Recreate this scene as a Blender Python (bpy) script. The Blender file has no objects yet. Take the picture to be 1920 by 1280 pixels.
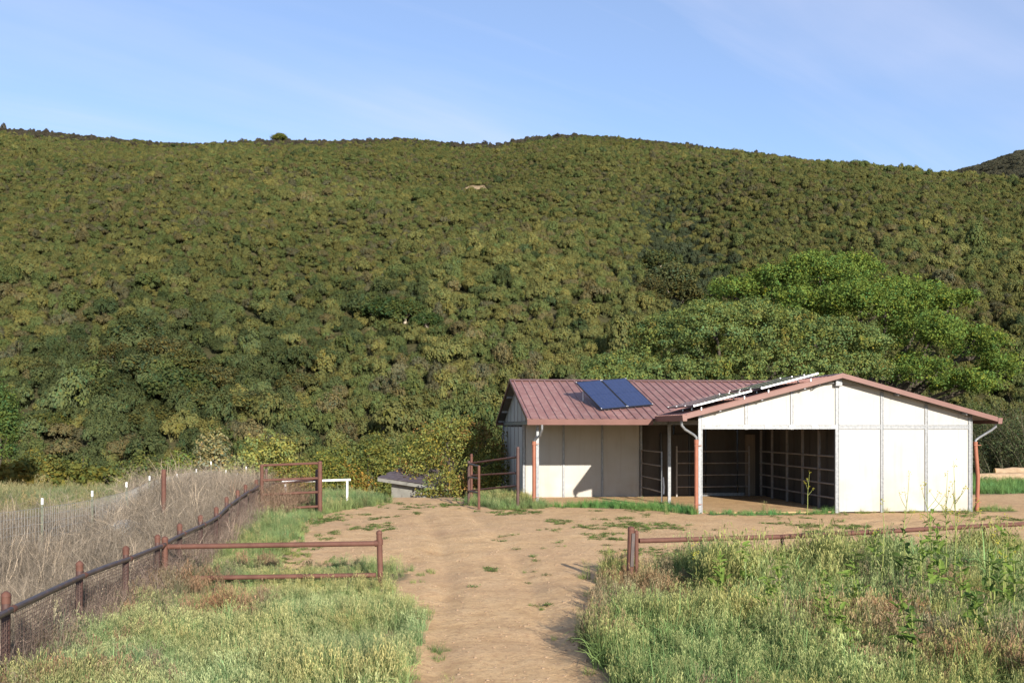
import bpy, bmesh, math, random
import numpy as np
from mathutils import Vector, Matrix

random.seed(7)
RNG = np.random.default_rng(11)
scene = bpy.context.scene
COL = scene.collection

# ------------------------------------------------------------------ camera, sky, sun, exposure
F = 1870.0                       # focal length in pixels of a 1920 wide picture
CAMZ = 3.0
cam_d = bpy.data.cameras.new('camera')
cam_d.sensor_width = 36.0
cam_d.lens = F / 1920 * 36.0
cam_d.shift_y = 160.0 / 1920
cam_d.clip_start = 0.1
cam_d.clip_end = 4000
cam = bpy.data.objects.new('camera', cam_d)
COL.objects.link(cam)
cam.location = (0, 0, CAMZ)
cam.rotation_euler = (math.pi / 2, 0, 0)
scene.camera = cam

SUN_DIR = Vector((0.371, -0.967, 0))      # horizontal direction towards the sun
SUN_EL = math.radians(19)
SUN_DIR.normalize()
S = Vector((SUN_DIR.x * math.cos(SUN_EL), SUN_DIR.y * math.cos(SUN_EL), math.sin(SUN_EL)))
sun_d = bpy.data.lights.new('sun', 'SUN')
sun_d.energy = 5.0
sun_d.angle = math.radians(0.53)
sun_d.color = (1.0, 0.92, 0.80)
sun = bpy.data.objects.new('sun', sun_d)
COL.objects.link(sun)
sun.rotation_euler = S.to_track_quat('Z', 'Y').to_euler()
sun.location = (20, -30, 30)

world = bpy.data.worlds.new('World')
scene.world = world
world.use_nodes = True
wn = world.node_tree
wn.nodes.clear()
def wnode(t, **k):
    n = wn.nodes.new(t)
    for a, b in k.items():
        setattr(n, a, b)
    return n
sky = wnode('ShaderNodeTexSky', sky_type='NISHITA')
sky.sun_disc = False
sky.sun_elevation = SUN_EL
sky.sun_rotation = math.atan2(S.x, S.y)
sky.air_density = 1.0
sky.dust_density = 0.3
sky.ozone_density = 4.5
sky.altitude = 300
tc = wnode('ShaderNodeTexCoord')
sep = wnode('ShaderNodeSeparateXYZ')
wn.links.new(tc.outputs['Generated'], sep.inputs[0])
zz = wnode('ShaderNodeMath', operation='ADD'); wn.links.new(sep.outputs['Z'], zz.inputs[0]); zz.inputs[1].default_value = 0.12
dx = wnode('ShaderNodeMath', operation='DIVIDE'); wn.links.new(sep.outputs['X'], dx.inputs[0]); wn.links.new(zz.outputs[0], dx.inputs[1])
dy = wnode('ShaderNodeMath', operation='DIVIDE'); wn.links.new(sep.outputs['Y'], dy.inputs[0]); wn.links.new(zz.outputs[0], dy.inputs[1])
cmb = wnode('ShaderNodeCombineXYZ'); wn.links.new(dx.outputs[0], cmb.inputs[0]); wn.links.new(dy.outputs[0], cmb.inputs[1])
mr = wnode('ShaderNodeMapping'); wn.links.new(cmb.outputs[0], mr.inputs[0]); mr.inputs['Rotation'].default_value = (0, 0, math.radians(-38))
mp = wnode('ShaderNodeMapping'); wn.links.new(mr.outputs[0], mp.inputs[0])
mp.inputs['Location'].default_value = (2.3, 0.4, 0)
mp.inputs['Scale'].default_value = (0.45, 2.4, 1)
nz = wnode('ShaderNodeTexNoise'); wn.links.new(mp.outputs[0], nz.inputs['Vector'])
nz.inputs['Scale'].default_value = 0.9; nz.inputs['Detail'].default_value = 9; nz.inputs['Roughness'].default_value = 0.56
nz.inputs['Distortion'].default_value = 0.5
nz2 = wnode('ShaderNodeTexNoise'); wn.links.new(cmb.outputs[0], nz2.inputs['Vector'])
nz2.inputs['Scale'].default_value = 0.8; nz2.inputs['Detail'].default_value = 4
cr = wnode('ShaderNodeMapRange'); wn.links.new(nz.outputs['Fac'], cr.inputs[0])
cr.inputs[1].default_value = 0.40; cr.inputs[2].default_value = 0.72
cr2 = wnode('ShaderNodeMapRange'); wn.links.new(nz2.outputs['Fac'], cr2.inputs[0])
cr2.inputs[1].default_value = 0.30; cr2.inputs[2].default_value = 0.62
cm = wnode('ShaderNodeMath', operation='MULTIPLY'); wn.links.new(cr.outputs[0], cm.inputs[0]); wn.links.new(cr2.outputs[0], cm.inputs[1])
cm2 = wnode('ShaderNodeMath', operation='MULTIPLY_ADD'); wn.links.new(cm.outputs[0], cm2.inputs[0]); cm2.inputs[1].default_value = 0.50; cm2.inputs[2].default_value = 0.20
mix = wnode('ShaderNodeMix', data_type='RGBA')
wn.links.new(cm2.outputs[0], mix.inputs[0]); wn.links.new(sky.outputs[0], mix.inputs[6])
mix.inputs[7].default_value = (4.3, 4.4, 5.5, 1)
bg = wnode('ShaderNodeBackground'); bg.inputs['Strength'].default_value = 0.115
wn.links.new(mix.outputs[2], bg.inputs['Color'])
wo = wnode('ShaderNodeOutputWorld'); wn.links.new(bg.outputs[0], wo.inputs['Surface'])

vs = scene.view_settings
vs.view_transform = 'Standard'
vs.look = 'None'
vs.exposure = 0.83
vs.gamma = 1.0
vs.use_curve_mapping = False
scene.render.engine = 'CYCLES'
scene.cycles.max_bounces = 6
scene.cycles.diffuse_bounces = 3
scene.cycles.glossy_bounces = 3
scene.cycles.transmission_bounces = 3
scene.cycles.transparent_max_bounces = 4
scene.cycles.caustics_reflective = False
scene.cycles.caustics_refractive = False
scene.cycles.use_denoising = True
scene.render.film_transparent = False

# ------------------------------------------------------------------ helpers: noise and terrain
def sstep(a, b, x):
    t = np.clip((np.asarray(x, float) - a) / (b - a), 0, 1)
    return t * t * (3 - 2 * t)

_perm = np.random.default_rng(5).random((256, 256))
def vnoise(x, y):
    x = np.asarray(x, float); y = np.asarray(y, float)
    xi = np.floor(x).astype(int); yi = np.floor(y).astype(int)
    fx = x - xi; fy = y - yi
    fx = fx * fx * (3 - 2 * fx); fy = fy * fy * (3 - 2 * fy)
    g = lambda i, j: _perm[i % 256, j % 256]
    a = g(xi, yi) * (1 - fx) + g(xi + 1, yi) * fx
    b = g(xi, yi + 1) * (1 - fx) + g(xi + 1, yi + 1) * fx
    return (a * (1 - fy) + b * fy) * 2 - 1
def fbm(x, y, o=4):
    s = 0; a = 1; n = 0
    for k in range(o):
        s = s + a * vnoise(x * 2 ** k + 17.3 * k, y * 2 ** k - 9.1 * k); n += a; a *= 0.5
    return s / n

RPX = np.array([-900, -400, 0, 150, 300, 380, 500, 640, 760, 860, 930, 1000, 1080, 1160, 1250, 1400, 1550, 1680, 1800, 1900, 2300, 2900])
RPY = np.array([190, 215, 240, 254, 267, 270, 264, 265, 260, 270, 273, 258, 253, 258, 267, 286, 307, 327, 346, 368, 450, 520]) + 4
YR = 400.0
Y0 = 92.0
def hillh(x, y):
    t = (y - Y0) / (YR - Y0)
    R = CAMZ + (800 - np.interp(960 + F * x / YR, RPX, RPY)) / F * YR
    f = np.where(t < 1, t + 0.05 * np.sin(math.pi * np.clip(t, 0, 1)), 1 - 1.1 * (t - 1))
    env = np.sin(math.pi * np.clip(t, 0, 1)) ** 1.6
    h = -5.75 + (R + 5.75) * f + env * (6.0 * fbm(x / 75 + 3, y / 75, 3) + 1.5 * fbm(x / 18, y / 18, 2))
    # a gully running up behind the oaks and a shallow one on the left
    g1 = np.exp(-((x - (26 + (y - 150) * 0.12)) / 9) ** 2) * np.exp(-((y - 190) / 60) ** 2)
    g2 = np.exp(-((x + 22 + (y - 130) * 0.25) / 12) ** 2) * np.exp(-((y - 165) / 50) ** 2)
    return h - 5.0 * g1 - 3.5 * g2
def gh(x, y):
    x = np.asarray(x, float); y = np.asarray(y, float)
    p = 0.25 * sstep(12, 29, y)
    ze = np.interp(x, [-60, -8, -2, 1, 4, 8, 20, 60], [38, 38, 38, 41, 52, 62, 70, 72])
    wd = np.interp(x, [-4, 8], [34, 16])
    drop = 6 * sstep(0, 1, (y - ze) / wd)
    low = p - drop + 0.12 * fbm(x / 9, y / 9, 2) * sstep(36, 50, y)
    return np.where(y < Y0, low, hillh(x, y))
def G(x, y):
    return float(gh(x, y))
def W(px, py, h=None):
    """ground point seen at a pixel of the near yard"""
    y = 25.0
    for _ in range(12):
        x = (px - 960) / F * y
        g = G(x, y) if h is None else h
        y = F * (CAMZ - g) / (py - 800)
    return (px - 960) / F * y, y
def hit(px, py, y0=45):
    for y in np.arange(y0, 420, 1.0):
        x = (px - 960) / F * y
        if G(x, y) > CAMZ - (py - 800) / F * y:
            return x, float(y)
    return (px - 960) / F * 400, 400.0

# ------------------------------------------------------------------ helpers: meshes
class MB:
    def __init__(s):
        s.v = []; s.f = []
    def add(s, vs, fs):
        o = len(s.v); s.v += [tuple(p) for p in vs]; s.f += [tuple(i + o for i in f) for f in fs]
    def box(s, a, b):
        x0, y0, z0 = a; x1, y1, z1 = b
        s.add([(x0, y0, z0), (x1, y0, z0), (x1, y1, z0), (x0, y1, z0), (x0, y0, z1), (x1, y0, z1), (x1, y1, z1), (x0, y1, z1)],
              [(0, 3, 2, 1), (4, 5, 6, 7), (0, 1, 5, 4), (1, 2, 6, 5), (2, 3, 7, 6), (3, 0, 4, 7)])
    def prism(s, poly, d):
        """extrude polygon (3-D points) along vector d"""
        n = len(poly); d = Vector(d); p = [Vector(q) for q in poly]
        vs = p + [q + d for q in p]
        fs = [tuple(range(n))[::-1], tuple(range(n, 2 * n))] + [(i, (i + 1) % n, n + (i + 1) % n, n + i) for i in range(n)]
        s.add(vs, fs)
    def tube(s, pts, r, n=8, caps=True):
        pts = [Vector(p) for p in pts]
        rs = r if isinstance(r, (list, tuple)) else [r] * len(pts)
        o = len(s.v); k = len(pts)
        ref = None
        for i, p in enumerate(pts):
            d = (pts[min(i + 1, k - 1)] - pts[max(i - 1, 0)]).normalized()
            if ref is None:
                ref = Vector((0, 0, 1)) if abs(d.z) < 0.9 else Vector((1, 0, 0))
            a = d.cross(ref).normalized(); b = a.cross(d).normalized(); ref = b
            for j in range(n):
                t = 2 * math.pi * j / n
                s.v.append(tuple(p + (a * math.cos(t) + b * math.sin(t)) * rs[i]))
        for i in range(k - 1):
            for j in range(n):
                s.f.append((o + i * n + j, o + i * n + (j + 1) % n, o + (i + 1) * n + (j + 1) % n, o + (i + 1) * n + j))
        if caps:
            s.f.append(tuple(o + j for j in range(n))[::-1]); s.f.append(tuple(o + (k - 1) * n + j for j in range(n)))
    def mesh(s, name, mat, smooth=False):
        m = bpy.data.meshes.new(name)
        m.from_pydata(s.v, [], s.f)
        bm = bmesh.new(); bm.from_mesh(m)
        bmesh.ops.recalc_face_normals(bm, faces=bm.faces)
        bm.to_mesh(m); bm.free()
        if smooth:
            m.polygons.foreach_set('use_smooth', [True] * len(m.polygons))
            m.set_sharp_from_angle(angle=math.radians(40))
        if mat: m.materials.append(mat)
        return m
    def build(s, name, mat, parent=None, smooth=False):
        return link(name, s.mesh(name, mat, smooth), parent)

def link(name, data, parent=None):
    o = bpy.data.objects.new(name, data)
    COL.objects.link(o)
    if parent: o.parent = parent
    return o
def empty(name, loc=(0, 0, 0), rz=0):
    o = link(name, None); o.location = loc; o.rotation_euler = (0, 0, rz)
    o.empty_display_size = 0.2
    return o
def tag(o, label=None, cat=None, group=None, kind=None):
    if label: o['label'] = label
    if cat: o['category'] = cat
    if group: o['group'] = group
    if kind: o['kind'] = kind
    return o
def bar(name, p0, p1, r, mat, parent, n=10):
    m = MB(); m.tube([p0, p1], r, n); return m.build(name, mat, parent, True)
def boxo(name, a, b, mat, parent, bev=0):
    m = MB(); m.box(a, b); o = m.build(name, mat, parent)
    if bev:
        bm = bmesh.new(); bm.from_mesh(o.data)
        bmesh.ops.bevel(bm, geom=bm.edges, offset=bev, segments=1, affect='EDGES'); bm.to_mesh(o.data); bm.free()
    return o
def grid_mesh(name, xs, ys, zf, mat):
    X, Y = np.meshgrid(xs, ys); Z = zf(X, Y)
    nx, ny = len(xs), len(ys)
    V = np.stack([X, Y, Z], -1).reshape(-1, 3)
    i = np.arange(nx * ny).reshape(ny, nx)
    Fc = np.stack([i[:-1, :-1], i[:-1, 1:], i[1:, 1:], i[1:, :-1]], -1).reshape(-1, 4)
    return np_mesh(name, V, Fc, mat, smooth=True)
def np_mesh(name, V, Fc, mat, col=None, smooth=False):
    m = bpy.data.meshes.new(name)
    V = np.ascontiguousarray(V, dtype=np.float32); Fc = np.ascontiguousarray(Fc, dtype=np.int32)
    k = Fc.shape[1]
    m.vertices.add(len(V)); m.vertices.foreach_set('co', V.ravel())
    m.loops.add(Fc.size); m.loops.foreach_set('vertex_index', Fc.ravel())
    m.polygons.add(len(Fc)); m.polygons.foreach_set('loop_start', np.arange(0, Fc.size, k, dtype=np.int32))
    if smooth: m.polygons.foreach_set('use_smooth', np.ones(len(Fc), bool))
    if col is not None:
        a = m.color_attributes.new('col', 'FLOAT_COLOR', 'POINT')
        c = np.ones((len(V), 4), np.float32); c[:, :3] = col
        a.data.foreach_set('color', c.ravel())
    m.update(calc_edges=True); m.validate()
    if mat: m.materials.append(mat)
    return m

# ------------------------------------------------------------------ materials
def newmat(name):
    m = bpy.data.materials.new(name); m.use_nodes = True
    nt = m.node_tree; nt.nodes.clear()
    out = nt.nodes.new('ShaderNodeOutputMaterial')
    return m, nt, out
def N(nt, t, ins=None, **k):
    n = nt.nodes.new(t)
    for a, b in k.items(): setattr(n, a, b)
    for a, b in (ins or {}).items():
        if hasattr(b, 'is_output'): nt.links.new(b, n.inputs[a])
        else: n.inputs[a].default_value = b
    return n
def ramp(nt, fac, stops):
    r = nt.nodes.new('ShaderNodeValToRGB'); nt.links.new(fac, r.inputs[0])
    e = r.color_ramp.elements
    while len(e) < len(stops): e.new(0.5)
    for el, (p, c) in zip(e, stops):
        el.position = p; el.color = (*c, 1)
    return r.outputs[0]
def mixc(nt, f, a, b, bt='MIX'):
    n = nt.nodes.new('ShaderNodeMix'); n.data_type = 'RGBA'; n.blend_type = bt
    for i, v in ((0, f), (6, a), (7, b)):
        if hasattr(v, 'is_output'): nt.links.new(v, n.inputs[i])
        else: n.inputs[i].default_value = v if i == 0 else (*v, 1)
    return n.outputs[2]
def noise(nt, sc, det=4, co='Object', rough=0.55, vec=None, out='Fac'):
    t = nt.nodes.new('ShaderNodeTexCoord')
    n = N(nt, 'ShaderNodeTexNoise', {'Vector': vec if vec else t.outputs[co], 'Scale': sc, 'Detail': det, 'Roughness': rough})
    return n.outputs[out]
def maprange(nt, v, a, b, c=0, d=1):
    return N(nt, 'ShaderNodeMapRange', {0: v, 1: a, 2: b, 3: c, 4: d}).outputs[0]
def principled(nt, out, **k):
    p = N(nt, 'ShaderNodeBsdfPrincipled', k); nt.links.new(p.outputs[0], out.inputs[0]); return p
def bump(nt, h, s=0.3, d=0.02):
    return N(nt, 'ShaderNodeBump', {'Height': h, 'Strength': s, 'Distance': d}).outputs[0]

def surf(name, c1, c2, sc=3.0, rough=0.6, metal=0.0, stretch=None, bm=0.15, spec=0.4, dirt=None, scb=40):
    m, nt, out = newmat(name)
    t = nt.nodes.new('ShaderNodeTexCoord'); v = t.outputs['Object']
    if stretch:
        v = N(nt, 'ShaderNodeMapping', {'Vector': v, 'Scale': stretch}).outputs[0]
    f = noise(nt, sc, 5, vec=v)
    c = mixc(nt, maprange(nt, f, 0.3, 0.7), c1, c2)
    if dirt:
        c = mixc(nt, maprange(nt, noise(nt, sc * 3.1, 6, vec=v), 0.56, 0.74, 0, dirt[1]), c, dirt[0])
    b = bump(nt, noise(nt, scb, 3), bm, 0.004)
    principled(nt, out, **{'Base Color': c, 'Roughness': rough, 'Metallic': metal, 'Specular IOR Level': spec, 'Normal': b})
    return m

def leafmat(name, inst, trans=0.3, gloss=False):
    m, nt, out = newmat(name)
    c = N(nt, 'ShaderNodeAttribute', attribute_name='col').outputs['Color']
    if inst:
        c = mixc(nt, 1.0, c, N(nt, 'ShaderNodeAttribute', attribute_name='tint', attribute_type='INSTANCER').outputs['Color'], 'MULTIPLY')
    else:
        c = mixc(nt, 1.0, c, N(nt, 'ShaderNodeObjectInfo').outputs['Color'], 'MULTIPLY')
    d = N(nt, 'ShaderNodeBsdfDiffuse', {'Color': c})
    tr = N(nt, 'ShaderNodeBsdfTranslucent', {'Color': mixc(nt, 1.0, c, (1.0, 1.05, 0.55), 'MULTIPLY')})
    mx = N(nt, 'ShaderNodeMixShader', {0: trans, 1: d.outputs[0], 2: tr.outputs[0]})
    last = mx
    if gloss:
        g = N(nt, 'ShaderNodeBsdfGlossy', {'Color': (1, 1, 1, 1), 'Roughness': 0.45})
        last = N(nt, 'ShaderNodeMixShader', {0: 0.045, 1: mx.outputs[0], 2: g.outputs[0]})
    nt.links.new(last.outputs[0], out.inputs[0])
    return m

M = {}
M['leaf'] = leafmat('leaf_foliage', False, 0.30, False)
M['leafi'] = leafmat('shrub_foliage', True, 0.22)
M['grassi'] = leafmat('grass_blades', True, 0.35)
M['dryi'] = leafmat('dry_stems', True, 0.1)
M['bark'] = surf('grey_bark', (0.05, 0.04, 0.03), (0.095, 0.078, 0.06), 6, 0.9, stretch=(1, 1, 0.25), bm=0.6)
M['palebark'] = surf('pale_bark', (0.3, 0.25, 0.19), (0.42, 0.37, 0.3), 6, 0.9, bm=0.4)
M['rust'] = surf('rusty_pipe', (0.085, 0.034, 0.023), (0.125, 0.055, 0.038), 5, 0.75, 0.0, bm=0.5, dirt=((0.17, 0.075, 0.042), 0.5))
M['rustdark'] = surf('dark_rusty_pipe', (0.05, 0.024, 0.02), (0.085, 0.042, 0.034), 5, 0.6, 0.0, bm=0.4, spec=0.5)
M['greypipe'] = surf('weathered_grey_pipe', (0.05, 0.038, 0.036), (0.085, 0.062, 0.056), 4, 0.42, 0.1, bm=0.25, spec=0.6, dirt=((0.15, 0.075, 0.05), 0.6))
M['wire'] = surf('rusty_wire', (0.055, 0.034, 0.027), (0.10, 0.064, 0.05), 8, 0.7)
M['galvwire'] = surf('galvanised_wire', (0.22, 0.22, 0.21), (0.34, 0.33, 0.31), 8, 0.5, 0.3)
M['galv'] = surf('galvanised_steel', (0.16, 0.168, 0.18), (0.27, 0.28, 0.29), 14, 0.42, 0.35, bm=0.08, dirt=((0.15, 0.15, 0.15), 0.3))
M['galvdark'] = surf('dull_interior_pipe', (0.20, 0.18, 0.165), (0.30, 0.27, 0.25), 7, 0.55, 0.2, dirt=((0.2, 0.11, 0.07), 0.6))
M['panel'] = surf('off_white_panel', (0.385, 0.372, 0.342), (0.42, 0.41, 0.382), 1.3, 0.42, stretch=(1, 1, 0.35), bm=0.06, dirt=((0.34, 0.30, 0.25), 0.45))
M['innerpanel'] = surf('shade_toned_stall_board', (0.04, 0.035, 0.031), (0.08, 0.07, 0.062), 1.6, 0.8, stretch=(1, 1, 0.3), bm=0.3, dirt=((0.05, 0.035, 0.028), 0.8))  # board colour darkened further to stand in for the bay's shade
M['door'] = surf('weathered_wood_door', (0.15, 0.115, 0.085), (0.21, 0.16, 0.12), 3, 0.8, stretch=(6, 6, 0.5), bm=0.3)
M['roof'] = surf('brown_red_metal_roof', (0.225, 0.108, 0.10), (0.28, 0.145, 0.132), 1.8, 0.36, 0.2, bm=0.08, spec=0.5, dirt=((0.34, 0.225, 0.21), 0.8), scb=12)
M['trim'] = surf('brown_red_trim', (0.13, 0.062, 0.05), (0.165, 0.08, 0.066), 2, 0.45, 0.1, bm=0.05)
M['deck'] = surf('roof_underside', (0.10, 0.095, 0.09), (0.16, 0.15, 0.14), 3, 0.7)
M['terra'] = surf('terracotta_drain_pipe', (0.235, 0.082, 0.045), (0.29, 0.108, 0.062), 4, 0.6, bm=0.15, dirt=((0.22, 0.08, 0.045), 0.6))
M['white'] = surf('white_paint', (0.72, 0.74, 0.76), (0.8, 0.8, 0.8), 6, 0.4)
M['alu'] = surf('aluminium_frame', (0.74, 0.75, 0.77), (0.82, 0.82, 0.83), 6, 0.35, 0.3)
M['blackframe'] = surf('black_frame', (0.012, 0.013, 0.016), (0.02, 0.02, 0.024), 6, 0.4)
M['tpost'] = surf('green_steel_post', (0.10, 0.12, 0.085), (0.17, 0.17, 0.13), 5, 0.7, dirt=((0.16, 0.1, 0.07), 0.6))
M['shingle'] = surf('dark_shingle', (0.055, 0.042, 0.05), (0.10, 0.08, 0.09), 5, 0.85, bm=0.5)
M['greywood'] = surf('grey_weathered_plaster', (0.15, 0.147, 0.13), (0.25, 0.245, 0.22), 2, 0.85, bm=0.4, dirt=((0.09, 0.085, 0.075), 0.85))
M['log'] = surf('cut_log', (0.26, 0.17, 0.10), (0.42, 0.31, 0.2), 5, 0.85, bm=0.5, stretch=(1, 5, 5))
M['logend'] = surf('cut_log_end', (0.55, 0.30, 0.10), (0.62, 0.38, 0.16), 9, 0.8)
M['rock'] = surf('pale_rock', (0.45, 0.38, 0.31), (0.58, 0.5, 0.42), 4, 0.9, bm=0.6)
M['clod'] = surf('dirt_clod', (0.25, 0.17, 0.105), (0.38, 0.27, 0.17), 4, 0.95, bm=0.4)
M['tub'] = surf('pale_blue_plastic', (0.30, 0.36, 0.40), (0.38, 0.43, 0.46), 3, 0.45)

def panel_mat():
    m, nt, out = newmat('off_white_panel')
    t = nt.nodes.new('ShaderNodeTexCoord'); v = t.outputs['Object']
    st = N(nt, 'ShaderNodeMapping', {'Vector': v, 'Scale': (3.2, 3.2, 0.22)}).outputs[0]
    c = mixc(nt, maprange(nt, noise(nt, 1.2, 4, vec=v), 0.3, 0.7), (0.385, 0.372, 0.342), (0.43, 0.42, 0.395))
    c = mixc(nt, maprange(nt, noise(nt, 2.6, 6, vec=st), 0.52, 0.75, 0, 0.5), c, (0.335, 0.30, 0.255))
    z = N(nt, 'ShaderNodeSeparateXYZ', {0: v}).outputs[2]
    lo = N(nt, 'ShaderNodeMath', {0: maprange(nt, z, 1.7, 0.0), 1: maprange(nt, noise(nt, 1.4, 5, vec=v), 0.36, 0.7)}, operation='MULTIPLY').outputs[0]
    c = mixc(nt, N(nt, 'ShaderNodeMath', {0: lo, 1: 0.75}, operation='MULTIPLY').outputs[0], c, (0.35, 0.295, 0.225))
    c = mixc(nt, 1.0, c, ramp(nt, N(nt, 'ShaderNodeObjectInfo').outputs['Random'], [(0, (0.93, 0.93, 0.92)), (1, (1.0, 1.0, 1.0))]), 'MULTIPLY')
    principled(nt, out, **{'Base Color': c, 'Roughness': 0.5, 'Specular IOR Level': 0.3, 'Normal': bump(nt, noise(nt, 2.2, 2, vec=v), 0.25, 0.03)})
    return m
M['panel'] = panel_mat()
def roof_mat():
    m, nt, out = newmat('brown_red_metal_roof')
    t = nt.nodes.new('ShaderNodeTexCoord'); v = t.outputs['Object']
    c = mixc(nt, maprange(nt, noise(nt, 1.4, 5, vec=v), 0.3, 0.7), (0.208, 0.10, 0.084), (0.262, 0.136, 0.116))
    c = mixc(nt, maprange(nt, noise(nt, 4.5, 8, vec=v, rough=0.7), 0.5, 0.66, 0, 0.75), c, (0.345, 0.235, 0.195))
    c = mixc(nt, maprange(nt, noise(nt, 2.1, 7, vec=v, rough=0.7), 0.56, 0.68, 0, 0.6), c, (0.15, 0.07, 0.058))
    c = mixc(nt, 1.0, c, ramp(nt, N(nt, 'ShaderNodeObjectInfo').outputs['Random'], [(0, (0.86, 0.86, 0.86)), (1, (1.08, 1.06, 1.06))]), 'MULTIPLY')
    principled(nt, out, **{'Base Color': c, 'Roughness': 0.55, 'Metallic': 0.05, 'Specular IOR Level': 0.35, 'Normal': bump(nt, noise(nt, 5, 2, vec=v), 0.12, 0.02)})
    return m
M['roof'] = roof_mat()
def solar_mat():
    m, nt, out = newmat('solar_cells')
    t = nt.nodes.new('ShaderNodeTexCoord')
    br = N(nt, 'ShaderNodeTexBrick', {'Vector': t.outputs['Object'], 'Color1': (0.012, 0.024, 0.075, 1), 'Color2': (0.016, 0.03, 0.09, 1), 'Mortar': (0.04, 0.052, 0.10, 1),
          'Scale': 1.0, 'Mortar Size': 0.004, 'Brick Width': 0.165, 'Row Height': 0.083}, offset=0.0)
    principled(nt, out, **{'Base Color': br.outputs['Color'], 'Roughness': 0.12, 'Specular IOR Level': 0.6, 'Coat Weight': 0.3, 'Coat Roughness': 0.05})
    return m
M['solar'] = solar_mat()

def ground_mat():
    m, nt, out = newmat('sandy_dirt')
    t = nt.nodes.new('ShaderNodeTexCoord'); v = t.outputs['Object']
    big = noise(nt, 0.35, 4, vec=v); mid = noise(nt, 1.7, 6, vec=v, rough=0.65); fine = noise(nt, 11, 10, vec=v, rough=0.8); grit = noise(nt, 40, 4, vec=v, rough=0.7)
    c = ramp(nt, mid, [(0.28, (0.42, 0.268, 0.132)), (0.5, (0.57, 0.385, 0.20)), (0.75, (0.65, 0.46, 0.255))])
    c = mixc(nt, maprange(nt, big, 0.42, 0.68, 0, 0.55), c, (0.45, 0.30, 0.175))
    c = mixc(nt, maprange(nt, fine, 0.47, 0.62, 0, 0.8), c, (0.36, 0.215, 0.12))
    c = mixc(nt, maprange(nt, grit, 0.62, 0.75, 0, 0.5), c, (0.62, 0.50, 0.38))
    c = mixc(nt, maprange(nt, noise(nt, 26, 6, vec=v, rough=0.75), 0.58, 0.68, 0, 0.75), c, (0.23, 0.14, 0.08))
    # soil under the vegetation (vertex mask painted from the plant regions)
    veg = N(nt, 'ShaderNodeAttribute', attribute_name='col').outputs['Color']
    sp = N(nt, 'ShaderNodeSeparateColor', {0: veg})
    c = mixc(nt, sp.outputs[0], c, mixc(nt, maprange(nt, fine, 0.35, 0.65), (0.12, 0.11, 0.055), (0.2, 0.165, 0.10)))
    h = N(nt, 'ShaderNodeMath', {0: mid, 1: 2.0}, operation='MULTIPLY').outputs[0]
    h = N(nt, 'ShaderNodeMath', {0: fine, 1: h}, operation='ADD').outputs[0]
    h = N(nt, 'ShaderNodeMath', {0: grit, 1: 0.35, 2: h}, operation='MULTIPLY_ADD').outputs[0]
    principled(nt, out, **{'Base Color': c, 'Roughness': 0.95, 'Specular IOR Level': 0.15, 'Normal': bump(nt, h, 0.6, 0.04)})
    return m
M['ground'] = ground_mat()
def hill_mat():
    m, nt, out = newmat('hillside_soil_gap_shade')
    t = nt.nodes.new('ShaderNodeTexCoord'); v = t.outputs['Object']
    c = ramp(nt, noise(nt, 0.25, 8, vec=v, rough=0.7), [(0.3, (0.04, 0.042, 0.02)), (0.55, (0.07, 0.065, 0.033)), (0.78, (0.12, 0.095, 0.06))])  # soil kept dark to stand in for shadow gaps between the shrubs
    a = N(nt, 'ShaderNodeAttribute', attribute_name='col').outputs['Color']
    c = mixc(nt, N(nt, 'ShaderNodeSeparateColor', {0: a}).outputs[0], c, (0.30, 0.225, 0.14))
    principled(nt, out, **{'Base Color': c, 'Roughness': 1.0, 'Specular IOR Level': 0.0, 'Normal': bump(nt, noise(nt, 0.8, 6, vec=v), 1.0, 0.6)})
    return m
M['hill'] = hill_mat()

# ------------------------------------------------------------------ regions of the yard (world metres)
A = 0.103                                    # yaw of the barn
BO = np.array([5.95, 31.5])                  # front left corner of the barn
UV = np.array([[math.cos(A), math.sin(A)], [-math.sin(A), math.cos(A)]])
def bw(u, v):
    p = BO + u * UV[0] + v * UV[1]; return float(p[0]), float(p[1])

FENCE = [(-5.1, 6.6), (-5.45, 9.1), (-5.84, 11.5), (-6.13, 14.1), (-6.17, 15.9), (-6.31, 17.75), (-6.46, 19.4), (-6.53, 20.9), (-6.66, 22.4), (-7.0, 24.5), (-7.3, 26.5), (-7.6, 28.5), (-7.85, 30.6)]
WIREF = [(-11.0, 14.0), (-10.6, 17.5), (-9.9, 21.0), (-9.75, 23.2), (-10.1, 26.2), (-11.0, 30.2), (-11.85, 35.2), (-12.1, 38.2), (-12.1, 40.2), (-12.0, 41.8), (-11.9, 43.2), (-11.8, 44.3)]
POLY = {}
POLY['near_left'] = [(-5.4, 7.0), (-1.0, 7.0), (-1.12, 11.0), (-1.3, 12.6), (-1.25, 13.8), (-1.6, 15.2), (-1.95, 17.0), (-2.15, 18.3), (-2.0, 19.6), (-2.6, 20.6), (-3.9, 19.9), (-4.6, 19.4), (-4.8, 20.2), (-5.0, 22.2), (-5.5, 23.5), (-5.4, 25.6), (-6.0, 27.5), (-6.1, 29.4), (-5.9, 31.6), (-5.4, 33.6), (-4.8, 35.2), (-4.6, 36.3), (-5.0, 37.2), (-5.9, 38.6), (-6.4, 44), (-9, 44), (-12, 44), (-8.6, 33), (-7.7, 30.6), (-7.5, 28.5), (-6.9, 24.5), (-6.45, 20.9), (-6.2, 17.7), (-6.05, 14.1), (-5.75, 11.5)]
POLY['near_right'] = [(1.75, 7.0), (1.45, 9.0), (1.25, 11.2), (0.95, 12.4), (0.95, 13.8), (1.2, 15.2), (1.45, 16.8), (1.65, 18.4), (1.9, 20.2), (2.7, 19.6), (5.2, 19.6), (8.0, 20.6), (11, 22.2), (13, 23.6), (17, 25.4), (22, 27), (22, 7)]
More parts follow.
